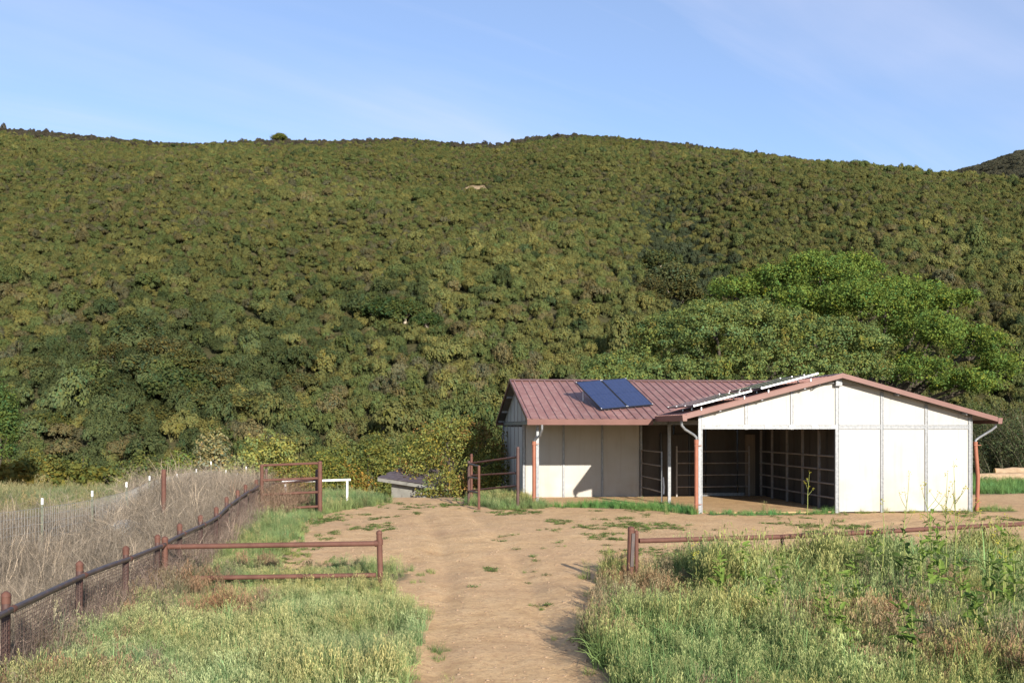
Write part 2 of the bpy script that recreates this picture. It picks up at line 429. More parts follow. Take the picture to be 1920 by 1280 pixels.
POLY['brush'] = [(-5.3, 7), (-5.95, 11.5), (-6.25, 14.1), (-6.45, 17.7), (-6.65, 20.9), (-7.1, 24.5), (-7.7, 28.5), (-8.1, 31), (-8.4, 34), (-9.8, 39), (-11.8, 44), (-13.5, 44), (-12.6, 35.2), (-11.6, 30.2), (-10.9, 26.2), (-12.6, 23.5), (-15.5, 20.5), (-18, 18), (-18, 7)]
POLY['meadow'] = [(-18, 7), (-18, 18), (-15.5, 20.5), (-12.6, 23.5), (-10.9, 26.2), (-11.6, 30.2), (-12.6, 35.2), (-14, 47), (-36, 47), (-36, 7)]
POLY['corral'] = [(-1.45, 35.0), (-0.9, 33.9), (0.2, 33.4), (0.95, 33.6), (1.3, 34.2), (1.0, 35.5), (0.7, 38.5), (-0.3, 42), (-1.6, 40), (-1.9, 37)]
def uvp(l): return [bw(*p) for p in l]
POLY['porch_strip'] = uvp([(-4.4, 3.1), (-3.6, 3.0), (-2.6, 2.4), (-1.2, 1.6), (-0.4, 0.25), (-0.1, -0.3), (0.02, 0.4), (-0.05, 1.5), (-0.5, 2.8), (-2, 3.4), (-3.4, 3.6)])
POLY['front_strip'] = uvp([(0.1, -0.55), (1.4, -0.5), (2.5, -0.62), (4.4, -0.55), (4.5, -0.1), (3.8, 0.12), (2.2, 0.05), (0.9, 0.15), (0.12, -0.02)])
POLY['wall_strip'] = uvp([(4.5, -0.25), (6, -0.2), (7.4, -0.3), (9, -0.4), (10.6, -0.2), (10.6, 1.4), (9.25, 1.2), (9.15, -0.06), (4.5, -0.06)])
POLY['back_yard'] = [(15.6, 38.5), (18, 40.5), (30, 43), (42, 48), (42, 66), (10, 62), (8, 52), (15.5, 52)]
def inpoly(name, x, y):
    P = POLY[name]; x = np.asarray(x, float); y = np.asarray(y, float)
    c = np.zeros(x.shape, bool); n = len(P)
    for i in range(n):
        x0, y0 = P[i]; x1, y1 = P[(i + 1) % n]
        if y0 == y1: continue
        k = ((y0 > y) != (y1 > y)) & (x < (x1 - x0) * (y - y0) / (y1 - y0) + x0)
        c ^= k
    return c

# ------------------------------------------------------------------ ground and hills
def axis(segs):
    out = [segs[0][0]]
    for a, b, s in segs:
        n = max(1, int(round((b - a) / s))); out += list(np.linspace(a, b, n + 1)[1:])
    return np.array(out)
gx = axis([(-420, -60, 12), (-60, -14, 1.5), (-14, 17, 0.14), (17, 60, 1.5), (60, 420, 12)])
gy = axis([(-120, -10, 10), (-10, 6, 2), (6, 40, 0.15), (40, 93, 1.0)])
def gz(X, Y):
    Z = gh(X, Y)
    near = sstep(4, 8, Y) * (1 - sstep(38, 44, Y))
    Z = Z + near * (0.022 * fbm(X * 1.3, Y * 0.9, 3) + 0.010 * fbm(X * 5, Y * 4, 2))
    # wheel ruts of the drive
    cx = np.interp(Y, [6, 12, 18, 24, 30, 36, 40], [0.35, -0.1, -0.35, -0.9, -1.8, -2.6, -2.4])
    for off in (-0.8, 0.75):
        Z = Z - near * 0.075 * np.exp(-((X - cx - off) / 0.2) ** 2) * (0.6 + 0.4 * vnoise(X, Y * 0.7))
    cx2 = np.interp(Y, [10, 18, 24, 30], [0.9, 2.2, 6.0, 12.0])
    for off in (-0.7, 0.7):
        Z = Z - near * 0.05 * np.exp(-((X - cx2 - off) / 0.2) ** 2) * sstep(16, 20, Y) * (0.6 + 0.4 * vnoise(X * 2, Y))
    # soft bank at the right edge of the drive
    Z = Z + near * 0.07 * np.exp(-((X - 1.0) / 0.5) ** 2) * sstep(11, 13, Y) * (1 - sstep(17, 19, Y))
    return Z
gm = grid_mesh('ground', gx, gy, gz, M['ground'])
co = np.empty(len(gm.vertices) * 3, np.float32); gm.vertices.foreach_get('co', co); co = co.reshape(-1, 3)
mask = np.zeros(len(co))
for k in ('near_left', 'near_right', 'brush', 'meadow', 'corral', 'porch_strip', 'front_strip', 'wall_strip', 'back_yard'):
    mask = np.maximum(mask, inpoly(k, co[:, 0], co[:, 1]))
mask[(co[:, 1] > 44)] = 1; mask[co[:, 0] < -13] = 1; mask[(co[:, 0] > 17) & (co[:, 1] < 27)] = 1
ca = gm.color_attributes.new('col', 'FLOAT_COLOR', 'POINT')
cc = np.ones((len(co), 4), np.float32); cc[:, 0] = mask * 0.85; ca.data.foreach_set('color', cc.ravel())
tag(link('ground', gm), 'sandy dirt yard with a drive running to the barn', 'ground', kind='structure')
hm = grid_mesh('hillside', axis([(-420, -260, 10), (-260, 260, 3.5), (260, 420, 10)]), axis([(91.5, 420, 3.0), (420, 480, 8)]), lambda X, Y: hillh(X, Y), M['hill'])
hx, hy = hit(893, 360, 200)
co = np.empty(len(hm.vertices) * 3, np.float32); hm.vertices.foreach_get('co', co); co = co.reshape(-1, 3)
ca = hm.color_attributes.new('col', 'FLOAT_COLOR', 'POINT'); cc = np.zeros((len(co), 4), np.float32); cc[:, 3] = 1
cc[:, 0] = np.clip(1.6 * np.exp(-(((co[:, 0] - hx) / 4.5) ** 2 + ((co[:, 1] - hy) / 13.0) ** 2)), 0, 1); ca.data.foreach_set('color', cc.ravel())
tag(link('hillside', hm), 'long steep hillside rising behind the barn', 'hillside', kind='structure')
def farh(X, Y):
    r = np.sqrt(((X - 372) / 110) ** 2 + ((Y - 660) / 120) ** 2)
    return 187 - 32 * r ** 1.35 + 3 * fbm(X / 25, Y / 25, 3)
fm = grid_mesh('far_hill', np.linspace(200, 640, 90), np.linspace(520, 800, 60), farh, M['hill'])
tag(link('far_hill', fm), 'distant hill top at the right edge behind the ridge', 'hill', kind='structure')

# ------------------------------------------------------------------ foliage generators
def unit(n, rng):
    v = rng.normal(size=(n, 3)); return v / np.linalg.norm(v, axis=1, keepdims=True)
def leaves(rng, pos, size, nrm=None, bias=0.6, col=(0.08, 0.12, 0.03), jit=0.25, hue=0.12, aspect=0.55, colv=None):
    """one folded-diamond leaf (quad) at every position"""
    n = len(pos)
    nn = unit(n, rng)
    if nrm is not None: nn = nn * (1 - bias) + nrm * bias
    nn[:, 2] += 0.15
    nn /= np.linalg.norm(nn, axis=1, keepdims=True) + 1e-9
    t = np.cross(nn, unit(n, rng)); t /= np.linalg.norm(t, axis=1, keepdims=True) + 1e-9
    b = np.cross(nn, t)
    s = size * rng.uniform(0.6, 1.35, (n, 1))
    V = np.stack([pos - t * s * 0.5, pos + b * s * 0.5 * aspect, pos + t * s * 0.5, pos - b * s * 0.5 * aspect], 1).reshape(-1, 3)
    Fc = np.arange(n * 4).reshape(n, 4)
    c = np.array(col)[None, :] * np.ones((n, 1)) if colv is None else colv
    c = c * rng.uniform(1 - jit, 1 + jit, (n, 1))
    sh = rng.normal(0, hue, (n, 1))
    c = c * np.concatenate([1 + sh, 1 + 0 * sh, 1 - sh * 0.6], 1)
    return V, Fc, np.repeat(np.clip(c, 0, 1), 4, 0)
def cat(parts):
    o = 0; Vs = []; Fs = []; Cs = []
    for V, Fc, C in parts:
        Vs.append(V); Fs.append(Fc + o); Cs.append(C); o += len(V)
    return np.concatenate(Vs), np.concatenate(Fs), np.concatenate(Cs)
def stems(rng, paths, w, col, jit=0.2, seg_taper=True):
    """flat crossed ribbons along polylines: paths (n,k,3)"""
    n, k, _ = paths.shape
    d = np.gradient(paths, axis=1)
    side = np.cross(d, unit(n, rng)[:, None, :]); side /= np.linalg.norm(side, axis=2, keepdims=True) + 1e-9
    ww = w * (np.linspace(1, 0.15, k) if seg_taper else np.ones(k))[None, :, None] * rng.uniform(0.7, 1.3, (n, 1, 1))
    L = paths - side * ww / 2; R = paths + side * ww / 2
    V = np.stack([L, R], 2).reshape(-1, 3)
    base = (np.arange(n) * k * 2)[:, None] + (np.arange(k - 1) * 2)[None, :]
    Fc = np.stack([base, base + 1, base + 3, base + 2], -1).reshape(-1, 4)
    C = np.repeat(np.array(col)[None, :] * rng.uniform(1 - jit, 1 + jit, (n, 1)), k * 2, 0)
    return V, Fc, C
def curve_paths(rng, n, r0, h, lean, k=4, droop=0.3):
    a = rng.uniform(0, 2 * math.pi, n); r = r0 * np.sqrt(rng.random(n))
    p0 = np.stack([np.cos(a) * r, np.sin(a) * r, np.zeros(n)], 1)
    a2 = rng.uniform(0, 2 * math.pi, n); ln = lean * rng.random(n)
    hh = h * rng.uniform(0.6, 1.1, n)
    t = np.linspace(0, 1, k)
    P = np.zeros((n, k, 3))
    P[:, :, 0] = p0[:, 0:1] + np.cos(a2)[:, None] * ln[:, None] * t[None] ** 1.8
    P[:, :, 1] = p0[:, 1:2] + np.sin(a2)[:, None] * ln[:, None] * t[None] ** 1.8
    P[:, :, 2] = hh[:, None] * (t[None] - droop * (ln / (lean + 1e-6))[:, None] * t[None] ** 3)
    return P

def lobes_clumps(rng, lobes, n, shell=0.35, up=-0.35):
    """clump centres near the surface of ellipsoid lobes (x,y,z,rx,ry,rz)"""
    L = np.array(lobes, float); area = (L[:, 3] * L[:, 4] + L[:, 3] * L[:, 5] + L[:, 4] * L[:, 5]); pr = area / area.sum()
    out = []; nr = []
    while sum(len(o) for o in out) < n:
        k = rng.choice(len(L), n, p=pr); d = unit(n, rng)
        d = d[d[:, 2] > up] if up > -1 else d
        k = k[:len(d)]
        rr = 1 - shell * rng.random(len(d)) ** 1.6
        rr *= 1 + 0.12 * np.sin(d[:, 0] * 7 + k) * np.cos(d[:, 2] * 6 + k * 2)
        p = L[k, :3] + d * L[k, 3:] * rr[:, None]
        # drop clumps deep inside another lobe
        keep = np.ones(len(p), bool)
        for l in L:
            q = ((p - l[:3]) / l[3:]); keep &= (q ** 2).sum(1) > (1 - shell) ** 2 * 0.8
        out.append(p[keep]); nr.append(d[keep])
    return np.concatenate(out)[:n], np.concatenate(nr)[:n]
def crown(rng, lobes, ncl, per, cr, leaf, col, shell=0.35, up=-0.35, jit=0.22, cjit=0.2, alt=None, altp=0.0, bias=0.55, aspect=0.6, twigs=0, squash=0.75):
    C, Nn = lobes_clumps(rng, lobes, ncl, shell, up)
    n = ncl * per
    idx = np.repeat(np.arange(ncl), per)
    d = unit(n, rng) * (rng.random((n, 1)) ** 0.4)
    r = cr * rng.uniform(0.6, 1.4, ncl)
    off = d * r[idx][:, None]; off[:, 2] *= squash
    pos = C[idx] + off
    nr = off / (np.linalg.norm(off, axis=1, keepdims=True) + 1e-9) * 0.6 + Nn[idx] * 0.5
    cv = np.array(col)[None] * rng.uniform(1 - cjit, 1 + cjit, (ncl, 1))
    sh = rng.normal(0, 0.1, (ncl, 1)); cv = cv * np.concatenate([1 + sh, 1 + sh * 0.2, 1 - sh], 1)
    if alt is not None:
        m = (vnoise(C[:, 0] * 0.9 + 5, C[:, 2] * 0.9 + C[:, 1]) * 0.5 + 0.5 + rng.normal(0, 0.12, ncl)) < altp
        cv[m] = np.array(alt)[None] * rng.uniform(0.75, 1.25, (m.sum(), 1))
    parts = [leaves(rng, pos, leaf, nr, bias, colv=cv[idx], jit=jit, aspect=aspect)]
    return cat(parts), C
def trunk_mb(rng, base, targets, r0, lift=0.35, n=7, bend=0.15):
    """a forked trunk: from base to a fork, then limbs to each target"""
    mb = MB(); base = Vector(base)
    cen = Vector(np.mean(np.array(targets), 0))
    fork = base.lerp(Vector((cen.x, cen.y, base.z + (cen.z - base.z) * lift)), 1.0)
    fork.x = base.x * 0.6 + cen.x * 0.4; fork.y = base.y * 0.6 + cen.y * 0.4
    mid = base.lerp(fork, 0.5) + Vector(rng.normal(0, bend * 0.4, 3))
    mb.tube([base - Vector((0, 0, 0.3)), base, mid, fork], [r0 * 1.5, r0 * 1.25, r0, r0 * 0.85], n)
    for t in targets:
        t = Vector(t); L = (t - fork).length
        p1 = fork.lerp(t, 0.35) + Vector(rng.normal(0, bend * L * 0.25, 3)); p2 = fork.lerp(t, 0.7) + Vector(rng.normal(0, bend * L * 0.25, 3))
        mb.tube([fork - Vector((0, 0, 0.05)), p1, p2, t], [r0 * 0.62, r0 * 0.42, r0 * 0.25, r0 * 0.07], 5, False)
        for _ in range(2):
            q = p2.lerp(t, random.random()); e = q + Vector(rng.normal(0, L * 0.07, 3)) + Vector((0, 0, L * 0.05))
            mb.tube([q, q.lerp(e, 0.5) + Vector(rng.normal(0, L * 0.03, 3)), e], [r0 * 0.16, r0 * 0.1, r0 * 0.03], 4, False)
    return mb
def tree(name, loc, lobes, label, catg, group=None, ncl=300, per=30, cr=0.5, leaf=0.2, col=(0.08, 0.12, 0.03), r0=0.25, bark=None, targets=None, seed=1, sub=0, **kw):
    rng = np.random.default_rng(seed)
    root = empty(name, loc)
    if sub:
        ex_ = []
        for l in lobes:
            for d in unit(sub, rng):
                d[2] = abs(d[2]) * 0.9 - 0.15; q = rng.uniform(0.36, 0.56)
                ex_.append((l[0] + d[0] * l[3] * 0.82, l[1] + d[1] * l[4] * 0.82, l[2] + d[2] * l[5] * 0.82, l[3] * q, l[4] * q, l[5] * q * 1.1))
        if targets is None: targets = [(l[0] * 0.9, l[1] * 0.9, l[2] + l[5] * 0.25) for l in lobes]
        lobes = [(l[0], l[1], l[2], l[3] * 0.95, l[4] * 0.95, l[5] * 0.95) for l in lobes] + ex_
    (V, Fc, C), CL = crown(rng, lobes, ncl, per, cr, leaf, col, **kw)
    link('crown', np_mesh('crown', V, Fc, M['leaf'], C), root)
    if targets is None:
        targets = [(l[0] * 0.9, l[1] * 0.9, l[2] + l[5] * 0.25) for l in lobes] + [tuple(CL[i]) for i in rng.choice(len(CL), min(8, len(CL)), replace=False)]
    trunk_mb(rng, (0, 0, 0), targets, r0).build('trunk', bark or M['bark'], root, True)
    tag(root, label, catg, group)
    return root
def copy_tree(o, parent=None):
    c = o.copy(); COL.objects.link(c); c.parent = parent
    for ch in o.children: copy_tree(ch, c)
    return c

# ------------------------------------------------------------------ scattered masses (geometry nodes)
def scatter(name, pts, rot, sc, kind, tint, protos, label, catg, k='stuff'):
    pc = bpy.data.collections.new(name + '_sources')
    for i, m in enumerate(protos):
        o = bpy.data.objects.new('%s_source_%02d' % (name, i), m); pc.objects.link(o)
    n = len(pts)
    me = bpy.data.meshes.new(name)
    me.vertices.add(n); me.vertices.foreach_set('co', np.ascontiguousarray(pts, np.float32).ravel())
    a = me.attributes.new('rot', 'FLOAT_VECTOR', 'POINT'); a.data.foreach_set('vector', np.ascontiguousarray(rot, np.float32).ravel())
    a = me.attributes.new('sc', 'FLOAT_VECTOR', 'POINT'); a.data.foreach_set('vector', np.ascontiguousarray(sc, np.float32).ravel())
    a = me.attributes.new('ki', 'INT', 'POINT'); a.data.foreach_set('value', np.ascontiguousarray(kind, np.int32))
    a = me.attributes.new('tint', 'FLOAT_COLOR', 'POINT')
    c = np.ones((n, 4), np.float32); c[:, :3] = tint; a.data.foreach_set('color', c.ravel())
    o = link(name, me)
    ng = bpy.data.node_groups.new(name + '_nodes', 'GeometryNodeTree')
    ng.interface.new_socket('Geometry', in_out='INPUT', socket_type='NodeSocketGeometry')
    ng.interface.new_socket('Geometry', in_out='OUTPUT', socket_type='NodeSocketGeometry')
    gi = ng.nodes.new('NodeGroupInput'); go = ng.nodes.new('NodeGroupOutput')
    ci = ng.nodes.new('GeometryNodeCollectionInfo'); ci.inputs['Collection'].default_value = pc
    ci.inputs['Separate Children'].default_value = True; ci.inputs['Reset Children'].default_value = True
    ip = ng.nodes.new('GeometryNodeInstanceOnPoints')
    def na(nm, dt):
        q = ng.nodes.new('GeometryNodeInputNamedAttribute'); q.data_type = dt; q.inputs['Name'].default_value = nm
        return [s for s in q.outputs if s.enabled and s.name == 'Attribute'][0]
    er = ng.nodes.new('FunctionNodeEulerToRotation')
    ng.links.new(na('rot', 'FLOAT_VECTOR'), er.inputs[0])
    ng.links.new(gi.outputs[0], ip.inputs['Points']); ng.links.new(ci.outputs[0], ip.inputs['Instance'])
    ip.inputs['Pick Instance'].default_value = True
    ng.links.new(na('ki', 'INT'), ip.inputs['Instance Index'])
    ng.links.new(er.outputs[0], ip.inputs['Rotation']); ng.links.new(na('sc', 'FLOAT_VECTOR'), ip.inputs['Scale'])
    ng.links.new(ip.outputs[0], go.inputs[0])
    md = o.modifiers.new('scatter', 'NODES'); md.node_group = ng
    tag(o, label, catg, kind=k)
    return o

# ------------------------------------------------------------------ the barn (local u right, v away, h up)
PAD = 0.25
barn = empty('barn', (BO[0], BO[1], PAD), A)
tag(barn, 'L-shaped white panel horse barn with brown-red metal roof', 'barn')
RID, REU, LEU = 4.5, 9.70, -0.55             # front gable: ridge u, right and left eave u
RH, LEH, REH = 4.40, 3.10, 3.02
def hg(u):
    return LEH + (RH - LEH) * (u - LEU) / (RID - LEU) if u < RID else RH + (REH - RH) * (u - RID) / (REU - RID)
WE, WR, WB = 3.24, 9.3, 15.4                 # wing: front eave v, ridge v, back eave v
WEH, WRH = 3.0, 4.62
def hw(v):
    return WEH + (WRH - WEH) * (v - WE) / (WR - WE) if v < WR else WRH - (WRH - WEH) * (v - WR) / (WB - WR)

def roof_sheet(parent, p0, across, up, width, length, nm='roof_sheet'):
    """ribbed metal sheet: origin p0, unit vectors across and up the slope"""
    a = Vector(across).normalized(); s = Vector(up).normalized(); n = a.cross(s).normalized()
    if n.z < 0: n = -n
    prof = []; k = 3; sp = width / k
    for i in range(k):
        o = i * sp
        prof += [(o, 0.0), (o + sp * 0.36, 0.0), (o + sp * 0.42, 0.036), (o + sp * 0.58, 0.036), (o + sp * 0.64, 0.0)]
    prof.append((width + 0.004, 0.0))
    mb = MB(); o = Vector(p0); m = len(prof)
    vs = [o + a * x + n * z for x, z in prof] + [o + a * x + n * z + s * length for x, z in prof]
    lo = [v - n * 0.003 for v in vs]
    fs = [(i, i + 1, m + i + 1, m + i) for i in range(m - 1)]
    mb.add(vs, fs)
    ob = link(nm, mb.mesh(nm, M['roof']), parent)
    return ob

# front gable roof
def gable_roof():
    v0, v1 = -0.38, 9.0
    # boarded deck just beneath the sheets
    d = MB()
    for (ua, ub) in ((LEU + 0.03, RID), (RID, REU - 0.03)):
        d.prism([(ua, v0 + 0.04, hg(ua) - 0.035), (ub, v0 + 0.04, hg(ub) - 0.035), (ub, v0 + 0.04, hg(ub) - 0.065), (ua, v0 + 0.04, hg(ua) - 0.065)], (0, 3.6, 0))
    for (ua, ub) in ((0.9, RID), (RID, 8.6)):
        d.prism([(ua, v0 + 3.64, hg(ua) - 0.035), (ub, v0 + 3.64, hg(ub) - 0.035), (ub, v0 + 3.64, hg(ub) - 0.065), (ua, v0 + 3.64, hg(ua) - 0.065)], (0, 4.4, 0))
    roof = d.build('roof', M['deck'], barn)
    w = 0.915; v = v0
    while v < v1 - 0.05:
        ww = min(w, v1 - v)
        ul = max(LEU, LEU + (v - 3.35) * 1.0)
        ul = min(ul, RID - 0.3)
        L = math.hypot(RID - ul, RH - hg(ul))
        roof_sheet(roof, (ul, v, hg(ul)), (0, 1, 0), (RID - ul, 0, RH - hg(ul)), ww, L)
        ur = min(REU, REU - (v - 3.35) * 1.0); ur = max(ur, RID + 0.3)
        L = math.hypot(ur - RID, hg(ur) - RH)
        roof_sheet(roof, (ur, v, hg(ur)), (0, 1, 0), (RID - ur, 0, RH - hg(ur)), ww, L)
        v += w
    # ridge cap
    c = MB(); c.prism([(RID - 0.17, v0 - 0.02, hg(RID - 0.17) + 0.045), (RID, v0 - 0.02, RH + 0.055), (RID + 0.17, v0 - 0.02, hg(RID + 0.17) + 0.045), (RID + 0.17, v0 - 0.02, hg(RID + 0.17) + 0.04), (RID, v0 - 0.02, RH + 0.045), (RID - 0.17, v0 - 0.02, hg(RID - 0.17) + 0.04)], (0, v1 - v0, 0))
    c.build('ridge_cap', M['trim'], roof)
    # rake trim
    for ua, ub in ((LEU, RID - 0.001), (RID + 0.001, REU)):
        f = MB(); f.prism([(ua, v0 - 0.03, hg(ua) + 0.05), (ub, v0 - 0.03, hg(ub) + 0.05), (ub, v0 - 0.03, hg(ub) - 0.10), (ua, v0 - 0.03, hg(ua) - 0.10)], (0, 0.05, 0))
        f.build('rake_trim', M['trim'], roof)
    # gutters on both eaves
    for u, s, va, vb in ((LEU, -1, v0, WE - 0.12), (REU, 1, v0, 4.5)):
        h = hg(u)
        f = MB(); f.prism([(u, va - 0.045, h + 0.02), (u + s * 0.15, va - 0.045, h + 0.02), (u + s * 0.13, va - 0.045, h - 0.17), (u, va - 0.045, h - 0.17)], (0, vb - va, 0))
        f.build('gutter', M['trim'], roof)
    # purlin ends under the rake
    for u in (0.55, 1.9, 3.3, 6.4, 8.7):
        boxo('purlin', (u - 0.03, v0 + 0.07, hg(u) - 0.15), (u + 0.03, 0.0, hg(u) - 0.07), M['galv'], roof)
    return roof
gable_roof()

def wing_roof():
    u0, u1 = -5.1, 9.4
    d = MB()
    d.prism([(u0 + 0.04, WE + 0.03, WEH - 0.035), (u0 + 0.04, WR, WRH - 0.035), (u0 + 0.04, WR, WRH - 0.065), (u0 + 0.04, WE + 0.03, WEH - 0.065)], (4.4, 0, 0))
    d.prism([(u0 + 0.04, WR, WRH - 0.035), (u0 + 0.04, WB - 0.03, WEH - 0.035), (u0 + 0.04, WB - 0.03, WEH - 0.065), (u0 + 0.04, WR, WRH - 0.065)], (u1 - u0 - 0.1, 0, 0))
    roof = d.build('roof', M['deck'], barn)
    w = 0.915; u = u0
    while u < u1 - 0.05:
        ww = min(w, u1 - u)
        vs_ = WE if u < -1.0 else (WE + (u + 0.55) + 0.1 if u < RID else WE + max(0, 9.4 - u - ww))
        vs_ = min(max(vs_, WE), WR - 0.4)
        roof_sheet(roof, (u, vs_, hw(vs_)), (1, 0, 0), (0, WR - vs_, WRH - hw(vs_)), ww, math.hypot(WR - vs_, WRH - hw(vs_)))
        roof_sheet(roof, (u, WB, WEH), (1, 0, 0), (0, WR - WB, WRH - WEH), ww, math.hypot(WR - WB, WRH - WEH))
        u += w
    c = MB(); c.prism([(u0 - 0.02, WR - 0.17, hw(WR - 0.17) + 0.05), (u0 - 0.02, WR, WRH + 0.062), (u0 - 0.02, WR + 0.17, hw(WR + 0.17) + 0.05), (u0 - 0.02, WR + 0.17, hw(WR + 0.17) + 0.042), (u0 - 0.02, WR, WRH + 0.052), (u0 - 0.02, WR - 0.17, hw(WR - 0.17) + 0.042)], (u1 - u0, 0, 0))
    c.build('ridge_cap', M['trim'], roof)
    for va, vb in ((WE, WR - 0.001), (WR + 0.001, WB)):
        f = MB(); f.prism([(u0 - 0.03, va, hw(va) + 0.05), (u0 - 0.03, vb, hw(vb) + 0.05), (u0 - 0.03, vb, hw(vb) - 0.08), (u0 - 0.03, va, hw(va) - 0.08)], (0.045, 0, 0))
        f.build('rake_trim', M['trim'], roof)
    for v, s, ub in ((WE, -1, LEU - 0.16), (WB, 1, u1)):
        f = MB(); f.prism([(u0 - 0.035, v, WEH + 0.02), (u0 - 0.035, v + s * 0.14, WEH + 0.02), (u0 - 0.035, v + s * 0.12, WEH - 0.18), (u0 - 0.035, v, WEH - 0.18)], (ub - u0, 0, 0))
        f.build('gutter', M['trim'], roof)
    for v in (5.0, 7.0, 11.2, 13.4, 15.0):
        boxo('purlin', (u0 + 0.05, v - 0.03, hw(v) - 0.16), (-4.8, v + 0.03, hw(v) - 0.07), M['galv'], roof)
wing_roof()

# front wall: panels, posts and rails
HD = 2.75
US = [0, 1.5, 3.0, 4.5, 6.0, 7.5, 9.0]
def wall_panel(poly, d, mat=None):
    m = MB(); m.prism(poly, d); return m.build('wall_panel', mat or M['panel'], barn)
for i in range(6):
    a, b = US[i] + 0.045, US[i + 1] - 0.045
    ta, tb = hg(a) - 0.05, hg(b) - 0.05
    wall_panel([(a, 0.02, HD + 0.06), (b, 0.02, HD + 0.06), (b, 0.02, tb), (a, 0.02, ta)], (0, 0.05, 0))
    if i >= 3:
        wall_panel([(a, 0.02, 0.03), (b, 0.02, 0.03), (b, 0.02, HD - 0.06), (a, 0.02, HD - 0.06)], (0, 0.05, 0))
for i, u in enumerate(US):
    w = 0.06 if i in (0, 3, 6) else 0.045
    z0 = -0.1 if i in (0, 3, 4, 5, 6) else HD - 0.08
    p = MB()
    # a channel with two raised edges
    top = hg(u) - 0.05
    p.box((u - w, 0.0, z0), (u + w, 0.09, top))
    p.build('post', M['galv'], barn)
    e = MB(); e.box((u - w - 0.006, -0.012, max(z0, 0.0)), (u - w + 0.018, -0.001, top - 0.03)); e.box((u + w - 0.018, -0.012, max(z0, 0)), (u + w + 0.006, -0.001, top - 0.03))
    e.build('post_flange', M['galv'], barn)
for i in range(6):
    a, b = US[i] + 0.05, US[i + 1] - 0.05
    m = MB(); m.box((a, 0.003, HD - 0.065), (b, 0.085, HD + 0.065)); m.box((a, -0.012, HD - 0.07), (b, 0.002, HD - 0.045)); m.box((a, -0.012, HD + 0.045), (b, 0.002, HD + 0.07))
    m.build('header_rail', M['galv'], barn)
for u in (0.25, 0.75, 1.5, 2.2, 3.0, 3.75, 4.4):
    boxo('bracket', (u - 0.1, -0.02, HD - 0.04), (u + 0.1, -0.0025, HD + 0.04), M['white'], barn)
boxo('junction_box', (RID - 0.12, -0.16, 4.05), (RID + 0.10, -0.014, 4.27), M['galv'], barn, 0.01)
cd = MB(); cd.tube([(RID - 0.12, -0.06, 4.15), (RID - 0.7, -0.06, 4.08), (RID - 0.85, -0.06, 4.0), (RID - 0.85, -0.1, 3.95), (RID - 0.72, -0.3, 4.05), (RID - 0.70, -0.4, 4.25)], 0.018, 6); cd.build('conduit', M['galv'], barn, True)
cd = MB(); cd.tube([(RID + 0.1, -0.04, 4.12), (RID + 0.9, -0.04, 4.05), (RID + 2.2, -0.04, 3.72), (9.0, -0.04, 3.06)], 0.014, 6); cd.build('cable', M['galvdark'], barn, True)

# right side wall, inner partition and rear walls
def vwall(u, v0, v1, h0, mat, n, topf=None, thick=0.05):
    st = (v1 - v0) / n
    for i in range(n):
        a = v0 + i * st + 0.02; b = v0 + (i + 1) * st - 0.02
        ta = topf(a) if topf else h0; tb = topf(b) if topf else h0
        m = MB(); m.prism([(u, a, 0.02), (u, b, 0.02), (u, b, tb), (u, a, ta)], (thick, 0, 0)); m.build('wall_panel', mat, barn)
def uwall(v, u0, u1, h, mat, n, thick=0.05, topf=None, base=0.03):
    st = (u1 - u0) / n
    for i in range(n):
        a = u0 + i * st + 0.035; b = u0 + (i + 1) * st - 0.035
        ta = topf(a) if topf else h; tb = topf(b) if topf else h
        m = MB(); m.prism([(a, v, base), (b, v, base), (b, v, tb), (a, v, ta)], (0, thick, 0)); m.build('wall_panel', mat, barn)
vwall(8.93, 0.1, 15.0, 2.9, M['panel'], 10)
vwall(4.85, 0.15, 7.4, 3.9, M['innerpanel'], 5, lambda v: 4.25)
uwall(7.5, -4.72, -0.17, 3.95, M['panel'], 3)
for u in (-4.75, -3.2, -1.68, -0.14):
    boxo('post', (u - 0.04, 7.46, -0.05), (u + 0.04, 7.57, 4.0), M['galv'], barn)
uwall(7.56, -0.1, 8.9, 4.1, M['innerpanel'], 7)  # dark boards also stand for the unlit stall opening behind the rails
uwall(15.0, -4.7, 8.9, 2.95, M['panel'], 9)
boxo('door_panel', (4.02, 7.40, 0.05), (4.42, 7.45, 2.45), M['door'], barn)
boxo('door_frame', (0.62, 7.44, 0.02), (0.68, 7.54, 2.5), M['blackframe'], barn)
boxo('door_frame', (1.75, 7.44, 0.02), (1.81, 7.54, 2.5), M['blackframe'], barn)
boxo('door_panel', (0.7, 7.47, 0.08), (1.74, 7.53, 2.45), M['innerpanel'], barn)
boxo('kick_rail', (1.95, 7.30, 0.05), (3.95, 7.38, 0.17), M['galv'], barn)

# left end wall of the wing with gable infill
vwall(-4.78, 7.6, 15.0, HD, M['panel'], 5, None, 0.045)
for v in (7.6, 9.08, 10.56, 12.04, 13.52, 15.0):
    boxo('post', (-4.80, v - 0.035, -0.1), (-4.7, v + 0.035, 2.88), M['galvdark'], barn)
boxo('header_rail', (-4.81, WE + 0.35, 2.83), (-4.69, 15.2, 2.95), M['galv'], barn)
vv = [WE + 0.5, 5.2, 6.6, 8.0, 9.3, 10.6, 12.0, 13.4, 15.1]
for i in range(8):
    a, b = vv[i] + 0.025, vv[i + 1] - 0.025
    m = MB(); m.prism([(-4.78, a, 2.97), (-4.78, b, 2.97), (-4.78, b, hw(b) - 0.05), (-4.78, a, hw(a) - 0.05)], (0.045, 0, 0)); m.build('wall_panel', M['panel'], barn)
for v in vv[1:-1]:
    boxo('post', (-4.80, v - 0.03, 2.955), (-4.72, v + 0.03, hw(v) - 0.08), M['galvdark'], barn)

